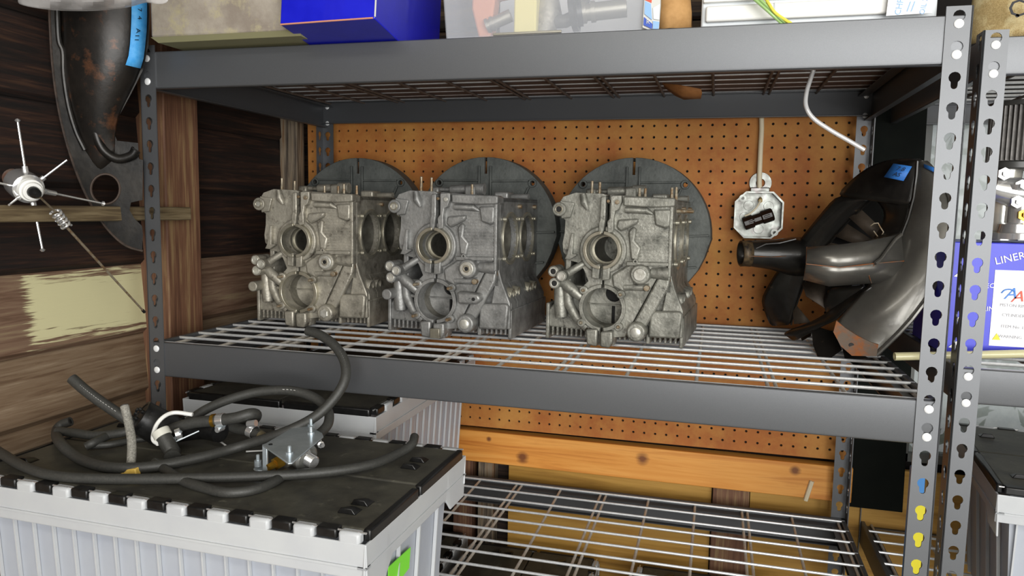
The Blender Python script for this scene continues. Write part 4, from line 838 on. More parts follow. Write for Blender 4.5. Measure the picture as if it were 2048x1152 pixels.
# ------------------------------------------------------------ plastic totes
def tote(base, L, W, H, rz, label, body, ribs=True, group='frosted totes with black folding lids', lidbits=True, fingers=10, flip=False):
    """local frame: x along the long side (0..L), y to the back (0..W), z=0 the base, lid top at H"""
    R = thing('storage_tote', base, label, 'storage tote', rz, group)
    def B(mb, name, mt, **kw): return mb.build(name, mt, R, local=True, **kw)
    zr = H-2.3; i0, i1 = 1.15, .5     # inset at base and under the rim
    m = MB()
    def ringrect(ins, z): return [(ins, ins, z), (L-ins, ins, z), (L-ins, W-ins, z), (ins, W-ins, z)]
    a, b, c, d = ringrect(i0+.35, 0), ringrect(i1+.35, H-.5), ringrect(i1+.42, H-.5), ringrect(i0+.45, .1)
    m.add(a+b, [(0,1,5,4),(1,2,6,5),(2,3,7,6),(3,0,4,7),(0,3,2,1)]); m.add([Vector(p) for p in d+c], [(0,1,5,4),(1,2,6,5),(2,3,7,6),(3,0,4,7),(0,3,2,1)]); B(m, 'body', body, smooth=False)
    pr = None; n = int(L/1.33)
    for k in range(1, n):
        x = L*k/n
        for (yy, s) in ((i1+.35, 1), (W-i1-.35, -1)):
            q = MB(); dz = zr
            q.add([(x-.05, yy-.0*s+ (i0-i1)*s, 0), (x+.05, yy+(i0-i1)*s, 0), (x+.05, yy+(i0-i1)*s-.18*s, 0), (x-.05, yy+(i0-i1)*s-.18*s, 0), (x-.05, yy+.05*s, zr), (x+.05, yy+.05*s, zr), (x+.05, yy-.12*s, zr), (x-.05, yy-.12*s, zr)], [(0,1,2,3),(4,5,6,7),(0,1,5,4),(1,2,6,5),(2,3,7,6),(3,0,4,7)]); B(q, 'rib', M_TOTER, smooth=False)
    n = int(W/2.6)
    for k in range(1, n):
        y = W*k/n
        for (xx, s) in ((i1+.35, 1), (L-i1-.35, -1)):
            q = MB(); q.add([(xx+(i0-i1)*s, y-.06, 0), (xx+(i0-i1)*s, y+.06, 0), (xx+(i0-i1)*s-.2*s, y+.06, 0), (xx+(i0-i1)*s-.2*s, y-.06, 0), (xx+.05*s, y-.06, zr), (xx+.05*s, y+.06, zr), (xx-.15*s, y+.06, zr), (xx-.15*s, y-.06, zr)], [(0,1,2,3),(4,5,6,7),(0,1,5,4),(1,2,6,5),(2,3,7,6),(3,0,4,7)]); B(q, 'rib', M_TOTER, smooth=False)
    # flared rim band with deeper corners
    def band(p, q, nrm):
        p = Vector(p); q = Vector(q); nrm = Vector(nrm); out = MB(); Ld = (q-p).length; e = (q-p).normalized()
        pts = [(0, 2.6), (2.2, 2.6), (3.0, 1.75), (Ld-3.0, 1.75), (Ld-2.2, 2.6), (Ld, 2.6)] if Ld < 18 else [(0, 1.75), (Ld, 1.75)]
        tp = H-.45
        vs = []
        for (t, dp) in pts: vs += [p+e*t+Vector((0,0,tp)), p+e*t+Vector((0,0,tp-dp))-nrm*.12, p+e*t+Vector((0,0,tp-dp))-nrm*.24, p+e*t+Vector((0,0,tp))-nrm*.12]
        k = len(pts); fs = []
        for i in range(k-1):
            for j in range(4): fs.append((4*i+j, 4*i+(j+1)%4, 4*(i+1)+(j+1)%4, 4*(i+1)+j))
        fs += [(0,1,2,3), (4*k-1, 4*k-2, 4*k-3, 4*k-4)]
        out.add(vs, fs); B(out, 'rim', M_TOTER, smooth=False, bevel=.05)
        q2 = MB(); q2.add([p+Vector((0,0,tp-1.2)), q+Vector((0,0,tp-1.2)), q+Vector((0,0,tp-1.2))-nrm*.45, p+Vector((0,0,tp-1.2))-nrm*.45, p+Vector((0,0,tp-1.1)), q+Vector((0,0,tp-1.1)), q+Vector((0,0,tp-1.1))-nrm*.45, p+Vector((0,0,tp-1.1))-nrm*.45], [(0,3,2,1),(4,5,6,7),(0,1,5,4),(1,2,6,5),(2,3,7,6),(3,0,4,7)]); B(q2, 'rim_web', M_TOTER, smooth=False)
    band((0,0,0), (L,0,0), (0,-1,0)); band((L,0,0), (L,W,0), (1,0,0)); band((L,W,0), (0,W,0), (0,1,0)); band((0,W,0), (0,0,0), (-1,0,0))
    # two lid halves that meet on a zig-zag, black, with a raised border
    for (ya, yb) in ((.55, W/2-.03), (W/2+.03, W-.55)):
        B(MB().box((.35, ya, H-.3), (L-.3, yb, H)), 'lid_half', M_LID, bevel=.12)
    for xx in (.02, L-.42):
        B(MB().box((xx, .5, H-.55), (xx+.4, W/2-.6, H+.05)), 'lid_edge', M_BLKP, bevel=.1); B(MB().box((xx, W/2-.3, H-.75), (xx+.4, W-.5, H+.05)), 'lid_edge', M_BLKP, bevel=.1)
    # interlocking hinge knuckles (black) and tabs (white) along both long edges, with a steel pin
    per = (L-.6)/fingers
    for (yy, s) in ((.05, 1), (W-.05, -1)):
        for k in range(fingers):
            x = .3+per*k
            B(MB().box((x+.08, min(yy, yy+.62*s), H-.42), (x+per*.48, max(yy, yy+.62*s), H+.06)), 'hinge_knuckle', M_BLKP, bevel=.09)
            if k < fingers-0: B(MB().box((x+per*.52, min(yy-.04*s, yy+.5*s), H-.6), (x+per*.98, max(yy-.04*s, yy+.5*s), H+.02)), 'hinge_tab', M_TOTER, bevel=.14)
        B(MB().cyl((.1, yy+.2*s, H-.02), (L-.1, yy+.2*s, H-.02), .05, n=8), 'hinge_pin', M_CHROME)
    if lidbits:
        for (x, y) in ((L-2.0, 2.2), (L-1.9, 3.3), (L-1.8, W-4.2), (L-1.8, W-3.0), (1.7, 2.6), (1.7, W-3.2)):
            B(MB().add([(x-.5, y-.4, H), (x+.5, y-.4, H), (x+.5, y+.4, H), (x-.5, y+.4, H), (x-.3, y-.4, H+.3), (x+.3, y-.4, H+.3), (x+.1, y+.4, H+.1), (x-.1, y+.4, H+.1)], [(0,1,2,3),(4,5,6,7),(0,1,5,4),(1,2,6,5),(2,3,7,6),(3,0,4,7)]), 'stacking_lug', M_BLKP, bevel=.05)
    return R
FT = tote((-2.2, -13.05, -17.4), 24.2, 13.0, 12.4, math.radians(-1.2), 'frosted tote under the hoses, nearest the camera, with green sticker', M_TOTE, fingers=10)
# green sticker on its right end
q = [at(776, 1134, X=21.32), at(820, 1094, X=21.32), at(817, 1136, X=21.2), at(776, 1190, X=21.1)]
m = MB(); m.add([Vector(p)+Vector((.0,0,0)) for p in q]+[Vector(p)+Vector((.04,0,0)) for p in q], [(0,1,2,3),(7,6,5,4),(0,1,5,4),(1,2,6,5),(2,3,7,6),(3,0,4,7)])
m.v = [Vector((p.x-FT['_base'][0], p.y-FT['_base'][1], p.z-FT['_base'][2])) for p in m.v]; o = m.build('sticker', M_GREEN, FT, local=True, smooth=False, label='bright green sticker')
o.rotation_euler = (0, 0, math.radians(1.2))
# second tote on the lowest shelf, long side running back
tote((15.0, 2.0, -15.98), 21.4, 15.3, 12.0, math.radians(90), 'frosted tote behind the hoses, tucked under the middle shelf', M_TOTEK, fingers=8, lidbits=False)
# bench that carries the front tote (below the frame)
BN = thing('wooden_bench', (10, -6, FZ), 'wooden bench under the front tote, mostly below the picture', 'bench')
MB().box((-2.3, -15.5, -18.6), (24.5, -.8, -17.45)).build('bench_top', M_BENCH, BN, bevel=.1)
for x in (-1.5, 21): 
    for y in (-14.5, -4): MB().box((x, y, FZ), (x+2.5, y+2.5, -18.6)).build('leg', M_BENCH, BN, bevel=.08)
# dark-lidded totes on the shelf beneath
for i, (x, lab) in enumerate(((27.3, 'black-lidded tote at bottom centre, seen through the lowest wire deck'), (43.4, 'black-lidded tote at bottom right, seen through the lowest wire deck'), (13.8, 'black-lidded tote at bottom left, seen through the lowest wire deck'))):
    tote((x, 2.5 if i != 2 else 4, -33.95), 21.4, 12.6, 11.2, math.radians(90), lab, M_TOTE, fingers=8)
# tote at the far right
RT = tote((53.35, 6.6, -17.0), 21.4, 15, 10.6, math.radians(-6), 'frosted tote at the far right edge with a dusty black lid', M_TOTE, fingers=8)
# ------------------------------------------------------------ hoses and fittings lying on the front tote
def hose(pts, r, label, m=None, k=8, name='rubber_hose', print_=None, bore=True, group=None):
    P = spline(pp(pts), k)
    o = MB().ring(P, r, 14).build(name, m or M_HOSE, base=tuple(P[0]), label=label, cat='hose', group=group)
    if bore:
        for a, b in ((P[0], P[1]), (P[-1], P[-2])):
            d = (a-b).normalized(); MB().pipe(a-d*.02, a+d*.05, r*.98, r*.55, 14).build('hose_end', M_HOSE, o); MB().cyl(a+d*.0, a+d*.03, r*.55, n=12).build('hose_bore', M_HOLE, o)
    if print_:
        for (i, j) in print_:
            g = []
            for q in P[i:j]:
                v = (CP-q).normalized(); g.append([q+v*(r+.008)+Vector((0,0,.06)), q+v*(r+.008)-Vector((0,0,.0))])
            # dashes of faded lettering
            for n in range(0, len(g)-1, 1): MB().grid([g[n], [g[n][0].lerp(g[n+1][0], .55), g[n][1].lerp(g[n+1][1], .55)]]).build('faded_print', M_PRINT, o)
    return o
hose([(616,662,'Y',-1.3),(640,670,'Y',-1.5),(668,690,'Y',-1.9),(688,720,'Y',-2.4),(691,755,'Y',-3),(672,792,'Y',-3.6),(632,832,'Y',-4.4),(570,864,'Y',-5.6),(480,893,'Z',-4.35),(400,915,'Z',-4.55),(300,934,'Z',-4.65),(215,934,'Z',-4.68),(155,915,'Z',-4.68),(120,885,'Z',-4.3),(113,864,'Y',-5.8),(122,850,'Y',-5.4),(140,843,'Y',-5.2)], .3, 'long black rubber hose looping up in front of the middle shelf beam', print_=[(3, 10), (20, 30)])
hose([(-70,860,'Z',-4.6),(0,905,'Z',-4.6),(55,936,'Z',-4.66),(125,953,'Z',-4.7),(250,958,'Z',-4.7),(400,956,'Z',-4.6),(550,951,'Z',-4.6),(660,943,'Z',-4.6),(745,928,'Z',-4.6),(800,905,'Z',-4.55),(824,888,'Z',-4.3),(829,874,'Z',-4.1)], .27, 'black hose running the whole width of the front tote lid, ending upright at right')
hose([(310,925,'Z',-4.74),(360,958,'Z',-4.74),(410,976,'Z',-4.74),(455,985,'Z',-4.74),(505,980,'Z',-4.74),(545,965,'Z',-4.74),(575,945,'Z',-4.74)], .26, 'short black hose bowed towards the front edge of the tote lid', bore=False)
hose([(378,842,'Y',-4.6),(410,820,'Y',-4.2),(455,800,'Y',-3.8),(515,784,'Y',-3.2),(580,781,'Y',-2.8),(628,795,'Y',-2.8),(655,820,'Y',-3.2),(657,845,'Y',-3.8),(643,864,'Y',-4.6),(628,874,'Y',-5.4)], .29, 'black hose arching over the metal bracket behind the front tote', print_=[(30, 35), (52, 57)])
H5 = hose([(318,872,'Y',-6.2),(345,858,'Y',-6),(385,846,'Y',-5.8),(430,841,'Y',-5.6),(470,836,'Y',-5.4),(500,828,'Y',-5),(512,830,'Y',-4.4),(505,840,'Y',-3.8),(480,846,'Y',-3.4)], .34, 'thick black hose with a worm clamp and a brass ring', bore=False)
def clamp(p, d, r, root, w_=.22, scr=True):
    d = d.normalized(); MB().pipe(p-d*w_, p+d*w_, r+.04, r, 24).build('hose_clamp', M_CHROME, root, bevel=.01)
    if scr:
        s = p+Vector((.1, -r*.7, -r-.1)); MB().cyl(s-Vector((.0,.28,0)), s+Vector((0,.28,0)), .17, n=12).build('clamp_screw', M_CHROME, root, bevel=.02)
        MB().box(s-Vector((.22,.2,-.05)), s+Vector((.22,.25,.2))).build('screw_housing', M_ZINC, root, bevel=.03)
def P1(u, v, ax, val): return at(u, v, **{ax: val})
d5 = P1(470,836,'Y',-5.4)-P1(400,844,'Y',-5.7)
clamp(P1(442,840,'Y',-5.55), d5, .36, H5)
q = P1(428,841,'Y',-5.6); MB().pipe(q-d5.normalized()*.1, q+d5.normalized()*.1, .4, .33, 20).build('brass_ring', M_BRASS, H5, label='brass ring')
hose([(145,758,'Y',-6.6),(170,780,'Y',-6.6),(205,806,'Y',-6.5),(250,836,'Y',-6.3),(272,850,'Y',-6)], .33, 'straight black hose end sticking up towards the wood siding', print_=[(5, 22)])
hose([(116,862,'Y',-7),(150,866,'Y',-7.1),(190,871,'Y',-7),(240,866,'Y',-6.6),(270,858,'Y',-6.2)], .27, 'black hose lying level at left, joining the canister')
hose([(172,893,'Z',-4.7),(190,884,'Z',-4.5),(225,868,'Z',-4.4),(262,860,'Z',-4.3)], .26, 'short black hose curled under the level hose at left', bore=False)
hose([(180,892,'Z',-4.74),(220,889,'Z',-4.74),(262,881,'Z',-4.74),(300,876,'Z',-4.74)], .2, 'thin black hose flat on the lid behind the braided hose', bore=False)
hose([(249,812,'Y',-8.3),(256,840,'Y',-8.5),(263,880,'Y',-9.1),(263,915,'Y',-9.7),(259,948,'Y',-10.3)], .24, 'grey braided hose standing across the black hoses, yellow tape at its foot', M_BRAID)
yt = [at(u, v, Y=-10.75) for u, v in ((246,940),(270,938),(274,960),(236,966),(234,955))]; n = len(yt)
MB().add(yt+[p+Vector((0,.35,.03)) for p in yt], [tuple(range(n)), tuple(range(2*n-1, n-1, -1))]+[(i, i+n, (i+1)%n+n, (i+1)%n) for i in range(n)]).build('yellow_tape', mat('yellow_tape', 'd9b65c', 'c9a348', rough=.6, scale=2), bevel=.05, label='scrap of yellow tape wrapped round the foot of the braided hose', cat='tape')
# black canister with a hollow mouth and an elbow
CN = thing('black_canister', tuple(at(310, 905, Z=-5)), 'black cylindrical canister with a hollow mouth and white cable tie', 'canister')
a = at(278, 832, Y=-6.3); b = at(352, 872, Y=-4.9); dx = (b-a).normalized()
MB().pipe(a, a+dx*.5, 1.02, .8, 28).build('mouth_rim', M_BLKP, CN, bevel=.06); MB().ring([a+dx*.05, a+dx*.3, b-dx*.6, b-dx*.15, b], [.8, 1.02, 1.08, .9, .6], 28).build('canister_body', mat('satin_black', '1d1d1d', '262626', rough=.4, scale=4), CN)
for i in range(9):
    t = i*.7; c = a-dx*.0+Vector((math.cos(t)*.3, 0, math.sin(t)*.45)); MB().cyl(c-dx*.05, c+dx*.1, .12, n=8).build('mouth_web', M_BLKP, CN)
MB().ring(spline([b+Vector((-1.2,-.1,.25)), b+Vector((-.2,-.5,.3)), at(402,858,Y=-5), at(440,864,Y=-5.4)], 6), [.62]*19, 18).build('outlet', M_BLKP, CN)
e0 = at(324, 868, Y=-7.6); e1 = at(345, 905, Z=-4.6)
MB().ring([e0, (e0+e1)/2, e1, at(345, 915, Z=-4.75)], [.42, .44, .46, .46], 18).build('elbow_hose', M_HOSE, CN)
dd = (e1-e0).normalized(); MB().pipe(e0-dd*.25, e0+dd*.2, .5, .4, 22).build('white_collar', mat('ivory', 'c9c8bd', rough=.4), CN, bevel=.04)
MB().ring(spline(pp([(316,888,'Y',-8),(306,878,'Y',-7.8),(312,852,'Y',-7.3),(328,833,'Y',-6.8),(350,825,'Y',-6.2),(385,829,'Y',-5.9)]), 6), .12, 8).build('cable_tie', M_WHITE, CN)
clamp(at(357, 868, Y=-6.6), Vector((.5,.4,.2)), .3, CN, .15, False)
MB().ring(pp([(345,884,'Y',-6.9),(362,862,'Y',-6.7)]), .1, 8).build('clamp_bolt', M_ZINC, CN); MB().ring(pp([(350,884,'Y',-6.9),(398,862,'Y',-6.0)]), .05, 8).build('clamp_bolt', M_ZINC, CN)
# cable-tie tails
MB().ring(spline(pp([(403,858,'Z',-4.6),(425,872,'Z',-4.7),(445,886,'Z',-4.8),(458,896,'Z',-4.9)]), 5), .055, 6).build('cable_tie_tail', M_WHITE, label='thin white cable tie tail curving across the lid beside the thick hose', cat='cable tie')
# bracket with valve
VB = thing('valve_bracket', tuple(at(590, 940, Z=-5)), 'zinc plated bracket with studs, brass fitting and round solenoid valve', 'valve')
Zb = -3.15
pl = [at(u, v, Z=Zb) for u, v in ((524,889),(532,886),(600,846),(608,846),(645,866),(647,873),(585,925),(576,926)) ]; n = len(pl)
MB().add(pl+[p-Vector((0,0,.09)) for p in pl], [tuple(range(n)), tuple(range(2*n-1, n-1, -1))]+[(i, i+n, (i+1)%n+n, (i+1)%n) for i in range(n)]).build('plate', M_ZINC, VB, bevel=.03)
MB().box(pl[0]+Vector((.02,-.02,-1.7)), pl[0]+Vector((.3,.1,-.05))).build('plate_leg', M_ZINC, VB, bevel=.02)
for u, v in ((622,868),(579,908),(622,852),(516,925)):
    p = at(u, v, Z=Zb if u != 516 else -4.4); MB().ring([p-Vector((0,0,.2)), p+Vector((0,0,.12)), p+Vector((0,0,.13)), p+Vector((0,0,.42)), p+Vector((0,0,.46))], [.2, .2, .1, .1, .06], 10).build('stud', M_ZINC, VB)
p = at(541, 889, Z=Zb+.01); MB().cyl(p, p+Vector((0,0,.02)), .11, n=12).build('plate_hole', M_HOLE, VB)
sp = at(606, 912, Z=-4.1); sq = at(636, 930, Z=-4.35); d = (sq-sp).normalized()
MB().ring([sp-d*.6, sp-d*.5, sp+d*.3, sp+d*.42], [.66, .74, .74, .6], 26).build('solenoid', mat('grey_casting', '9a9a96', '858580', rough=.35, metal=.6, scale=2), VB)
for i in range(5): MB().ring([sp+d*(.42+.11*i), sp+d*(.47+.11*i), sp+d*(.52+.11*i)], [.3, .36, .3], 18).build('thread', M_CHROME, VB)
bp_ = at(535, 936, Z=-4.4); bq = at(566, 920, Z=-4.2); d = (bq-bp_).normalized()
MB().ring([bp_, bp_+d*.45, bp_+d*.46, bq-d*.1, bq], [.2, .22, .36, .36, .25], 6).build('brass_fitting', M_BRASS, VB, ang=20, label='brass hexagon fitting')
MB().cyl(bq, bq+d*.5, .5, n=24).build('valve_body', M_BOLT, VB, bevel=.05)
p = at(523, 938, Z=-4.75); MB().ring([p, p+Vector((0,0,.06))], [.42, .42], 20).build('wing_washer', M_ZINC, VB, bevel=.02)
for u, v, z in ((636,884,-3.7),(612,902,-3.7),(640,888,-3.6)):
    p = at(u, v, Z=z); MB().ring([p, p+Vector((.12,-.1,0)), p+Vector((.14,-.12,0)), p+Vector((.3,-.2,0))], [.2,.2,.12,.12], 8).build('screw', M_CHROME, VB)
MB().ring(pp([(492,903,'Z',-4.9),(530,901,'Z',-4.9)]), .05, 6).build('cable_tie_tail', M_WHITE, VB)
H8 = hose([(455,850,'Y',-4.4),(478,858,'Y',-4.6),(500,862,'Y',-4.9),(520,872,'Y',-5.2)], .33, 'black hose stub with a wide shiny clamp, next to the zinc bracket', bore=False)
clamp(at(504, 862, Y=-5.0), Vector((.8,-.1,-.25)), .37, H8, .2, False)
MB().ring(pp([(518,870,'Y',-5.1),(540,882,'Y',-5.5)]), [.34, .22], 16).build('tapered_fitting', mat('dirty_brass', '6e6450', '8f8568', rough=.4, metal=.6, scale=2), H8)
MB().ring(pp([(496,848,'Y',-5.3),(512,846,'Y',-5.3)]), .2, 10).build('clamp_screw', M_CHROME, H8)
# ------------------------------------------------------------ things standing on the top deck
ZT = 19.75
def boxfrom(name, m, a, b, label, cat, bevel=.08, rz=0, **kw):
    c = ((a[0]+b[0])/2, (a[1]+b[1])/2, a[2]); mb = MB().box(a, b); Rm = Matrix.Rotation(rz, 3, 'Z'); mb.v = [Rm @ (p-Vector(c))+Vector(c) for p in mb.v]
    return mb.build(name, m, bevel=bevel, label=label, cat=cat, base=c, **kw)
MB().box((-.4, 1.2, 19.635), (47.6, 22.8, 19.72)).build('added_deck_board', mat('added_board_brown', '6e5a50', '5c4a42', rough=.85, scale=.6, bump=.2), label='brown board added on the topmost wire deck to cover and shade its underside', cat='board', smooth=False)  # board added so the deck underside reads covered and the shelf below is shaded
# grey stained box overhanging the front beam
gb = thing('stained_box', (6.3, 4, ZT), 'stained grey-brown box overhanging the top beam at left', 'box')
m = MB(); m.box((1.35, -1.9, ZT+.25), (12.0, 12, 28)); m.build('box_body', M_CONC, gb, bevel=.15)
m = MB(); m.add([(1.35,-1.9,ZT+.28),(12.0,-1.9,ZT+.28),(12.0,12,ZT+.28),(1.35,12,ZT+.28),(1.6,-1.55,ZT),(11.8,-1.55,ZT),(11.7,12,ZT),(1.7,12,ZT)], [(0,1,2,3),(7,6,5,4),(0,4,5,1),(1,5,6,2),(2,6,7,3),(3,7,4,0)]); m.build('box_foot', M_CONCE, gb)
# blue box, tilted so that its underside shows
bb = thing('blue_box', (15, 2, ZT), 'glossy blue cardboard box with a bare orange front edge, on the top deck', 'box')
P = [at(560, 50, Y=-3.2), at(750, 37, Y=-3.4)]; 
w0 = P[0]; ex = (P[1]-P[0]); ex.z *= .3; L_ = ex.length; ex.normalize(); back = Vector((-.06*1, 1, -.105)).normalized(); up = ex.cross(back).normalized()
rt = at(893, 83, Y=4.2)
def Bv(x, y, z): return w0+ex*x+back*y+up*z
m = MB(); dpt = 11.6; ht = 9
m.add([Bv(0,0,0), Bv(L_,0,0), Bv(L_,dpt,0), Bv(0,dpt,0), Bv(0,0,ht), Bv(L_,0,ht), Bv(L_,dpt,ht), Bv(0,dpt,ht)], [(0,3,2,1),(4,5,6,7),(0,1,5,4),(1,2,6,5),(2,3,7,6),(3,0,4,7)]); m.build('carton', M_BLUE, bb, bevel=.06)
MB().ring([Bv(.05,-.02,.02), Bv(L_*.5,-.05,.03), Bv(L_*.98,-.02,.05)], .05, 6).build('torn_edge', M_ORNG, bb, label='orange bare cardboard edge')
MB().ring([Bv(L_,-.02,.1), Bv(L_,-.02,ht*.3), Bv(L_,-.02,ht)], .05, 6).build('worn_edge', M_PRINT, bb)
MB().box(Bv(.5,2.4,-1.0) , Bv(L_-.4,8.4,-.1)).build('shim_board', M_KRAFT, bb) if False else None
# clear bin with parts
CB = thing('clear_bin', (26.5, 6, ZT), 'clear plastic bin of metal parts with a blue label, on the top deck', 'bin')
x0, x1, y0, y1, h = 20.3, 31.9, .9, 12, 7
def wallq(a, b, c, d, t, name, mt=M_CLEAR):
    a, b, c, d = map(Vector, (a, b, c, d)); nrm = (b-a).cross(d-a).normalized()*t
    return MB().add([a, b, c, d, a+nrm, b+nrm, c+nrm, d+nrm], [(0,1,2,3),(7,6,5,4),(0,4,5,1),(1,5,6,2),(2,6,7,3),(3,7,4,0)]).build(name, mt, CB)
fl_ = .45
wallq((x0,y0,ZT),(x1,y0,ZT),(x1+fl_,y0-fl_,ZT+h),(x0-fl_,y0-fl_,ZT+h), .09, 'bin_wall'); wallq((x1,y0,ZT),(x1,y1,ZT),(x1+fl_,y1,ZT+h),(x1+fl_,y0-fl_,ZT+h), .09, 'bin_wall')
wallq((x0,y1,ZT),(x0,y0,ZT),(x0-fl_,y0-fl_,ZT+h),(x0-fl_,y1,ZT+h), .09, 'bin_wall'); wallq((x0,y0,ZT),(x1,y0,ZT),(x1,y1,ZT),(x0,y1,ZT), .09, 'bin_floor'); wallq((x0,y1,ZT),(x1,y1,ZT),(x1,y1,ZT+h),(x0,y1,ZT+h), .09, 'bin_wall', mat('milky_plastic', 'cfcfd0', rough=.4))
MB().ring([(x0+2.9,y0-.05,ZT+.12),(x0+7.0,y0-.05,ZT+.12)], .1, 6).build('bin_foot', M_BOLT, CB)
gx = lambda t: x1+.42-0
# label on the front right
lq = [(30.9, y0-.5), (32.0, y0-.5)]
lv = [at(1285, 55, Y=.62), at(1303, 62, Y=.62), at(1318, 60, Y=.62), at(1322, 10, Y=.5), at(1322, -20, Y=.5), at(1290, -20, Y=.5)]
MB().add(lv+[p+Vector((0,-.04,0)) for p in lv], [tuple(range(6)), tuple(range(11,5,-1))]+[(i, (i+1)%6, (i+1)%6+6, i+6) for i in range(6)]).build('label', M_PRINT, CB, smooth=False)
for pts, mm in (([(1288,34),(1305,48),(1304,58),(1287,50)], M_STK), ([(1290,2),(1302,8),(1304,40),(1289,28)], M_STK2), ([(1306,16),(1320,8),(1319,40),(1307,38)], M_DRAWER), ([(1306,42),(1319,44),(1317,58),(1306,58)], M_STK2), ([(1288,-8),(1304,-2),(1303,6),(1289,0)], M_RED)):
    q = [at(u, v, Y=.5) for u, v in pts]; MB().add(q+[p+Vector((0,-.03,0)) for p in q], [(0,1,2,3),(7,6,5,4),(0,1,5,4),(1,2,6,5),(2,3,7,6),(3,0,4,7)]).build('label_print', mm, CB, smooth=False)
text('label_print', 'R', .34, at(1296, 44, Y=.42), (1,0,-.2), (0,0,1), M_PRINT, CB)
def part(name, m, mb, label, cat, **kw): return mb.build(name, m, label=label, cat=cat, **kw)
c = Vector((23.2, 4, ZT+.2)); part('rubber_block', M_TERRA, MB().prism([(21.9,ZT+.15),(22.6,ZT+.15),(22.9,ZT+2.6),(24.6,ZT+2.8),(24.6,ZT+5.5),(21.5,ZT+5.5),(21.4,ZT+2)], 2.0, 3.2), 'terracotta coloured rubber piece inside the clear bin', 'rubber part', bevel=.15)
part('foam_block', M_YEL, MB().box((24.2, 1.6, ZT+.15), (25.6, 4.5, ZT+3.6)), 'pale yellow foam block inside the clear bin', 'foam block', bevel=.12)
for i, (p, q, r, lab) in enumerate((((22.4,2,ZT+.9),(23.9,2.1,ZT+1.5),.45,'short bright bolt beside the yellow foam in the clear bin'), ((28.2,2.4,ZT+1.5),(30.8,2.6,ZT+1.7),.62,'thick metal cylinder at the right in the clear bin'))):
    p, q = Vector(p), Vector(q); d = q-p; o = part('bolt', M_BOLT, MB().ring([p, p+d*.1, p+d*.1, p+d*.2, p+d*.2, p+d*.3, p+d*.3, q], [r, r, r*.8, r*.8, r, r, r*.85, r*.85], 18), lab, 'metal part')
part('flange', M_BLKP, MB().ring([(27.6,2.2,ZT+1.4),(27.9,2.2,ZT+1.45),(27.9,2.2,ZT+1.45),(28.2,2.25,ZT+1.5)], [1.1,1.1,.8,.8], 22), 'dark ring shaped fitting beside the metal cylinder in the clear bin', 'metal part')
part('hose_coil', mat('grey_hose', '5c5a55', '4a4844', rough=.5), MB().ring([Vector((26.9+1.2*math.cos(t*.35), 3.4+.8*math.sin(t*.35), ZT+2.6+1.5*math.sin(t*.35))) for t in range(19)], .4, 12), 'grey curved pipe in the clear bin behind the foam', 'pipe')
part('casting', M_ALU2, MB().ring([(25.9,2.6,ZT+.4),(26.1,2.8,ZT+1.6),(26.0,3,ZT+3.2)], [.6,.8,.5], 12), 'pitted pale casting in the clear bin next to the foam block', 'metal part')
# brown paper bag
g = []
for i in range(7):
    t = i/6; row = []
    for j in range(9):
        a = math.pi*(j/8); row.append((33.5-1.05*math.cos(a)*(1-.12*t)+.1*math.sin(9*t+j), 2.4-1.3*math.sin(a)*(1-.1*t), ZT+.1+t*6))
    g.append(row)
MB().grid(g).build('paper_bag', M_KRAFT, solid=.05, label='brown paper bag between the clear bin and the white storage box', cat='paper bag')
# white clear drawer unit
DR = thing('storage_box', (41, 6, ZT), 'white translucent plastic storage box on the top deck at right, with a blue lettered label', 'storage box')
MB().box((35.1, 1.3, ZT+.05), (46.9, 13, 28)).build('body', M_DRAWER, DR, bevel=.12)
MB().box((35.35, .95, ZT+.3), (46.6, 1.3, 20.9)).build('front_panel', M_WHITE, DR, bevel=.1); MB().box((35.2, 1.0, 21.1), (46.8, 1.35, 21.3)).build('lip', M_WHITE, DR, bevel=.05)
MB().box((38.9, .88, ZT+.4), (38.98, .97, 20.9)).build('rib', M_TOTER, DR); MB().box((44.5, .85, ZT+.3), (44.6, .97, 24)).build('rib', M_TOTER, DR)
lq = [at(1772, 32, Y=.6), at(1864, 26, Y=.6), at(1866, -30, Y=.6), at(1780, -30, Y=.6)]
MB().add(lq+[p+Vector((0,-.03,0)) for p in lq], [(0,1,2,3),(7,6,5,4),(0,1,5,4),(1,2,6,5),(2,3,7,6),(3,0,4,7)]).build('label', M_CARTON, DR, smooth=False)
e1 = at(1850, 10, Y=.55)-at(1800, 14, Y=.55)
for s_, u, v, z in (('CHPS', 1800, 10, .42), ('//', 1822, 14, .7), ('OIL 2', 1848, 12, .36)): text('lettering', s_, z, at(u, v, Y=.54), Vector((.15,0,1)) if s_ != '//' else (1,0,0), Vector((-1,0,.15)) if s_ != '//' else (0,0,1), M_STK2, DR)
# green and yellow cables leaning over the beam
for i, (m, pts, lab) in enumerate(((M_WIREG, [(1496,-12,'Y',.3),(1520,8,'Y',.0),(1545,30,'Y',-.1),(1566,49,'Y',.35)], 'green cable leaning over the top beam in front of the white storage box'), (M_WIREG, [(1507,-12,'Y',.25),(1532,10,'Y',-.1),(1556,32,'Y',-.1),(1574,48,'Y',.4)], 'second green cable, just right of the first on the top beam'), (M_WIREY, [(1526,-12,'Y',.1),(1538,8,'Y',-.2),(1552,27,'Y',-.2),(1582,47,'Y',.3)], 'yellow cable crossing the green ones on the top beam'))):
    MB().ring(spline(pp(pts), 6), .085, 8).build('cable', m, label=lab, cat='cable')
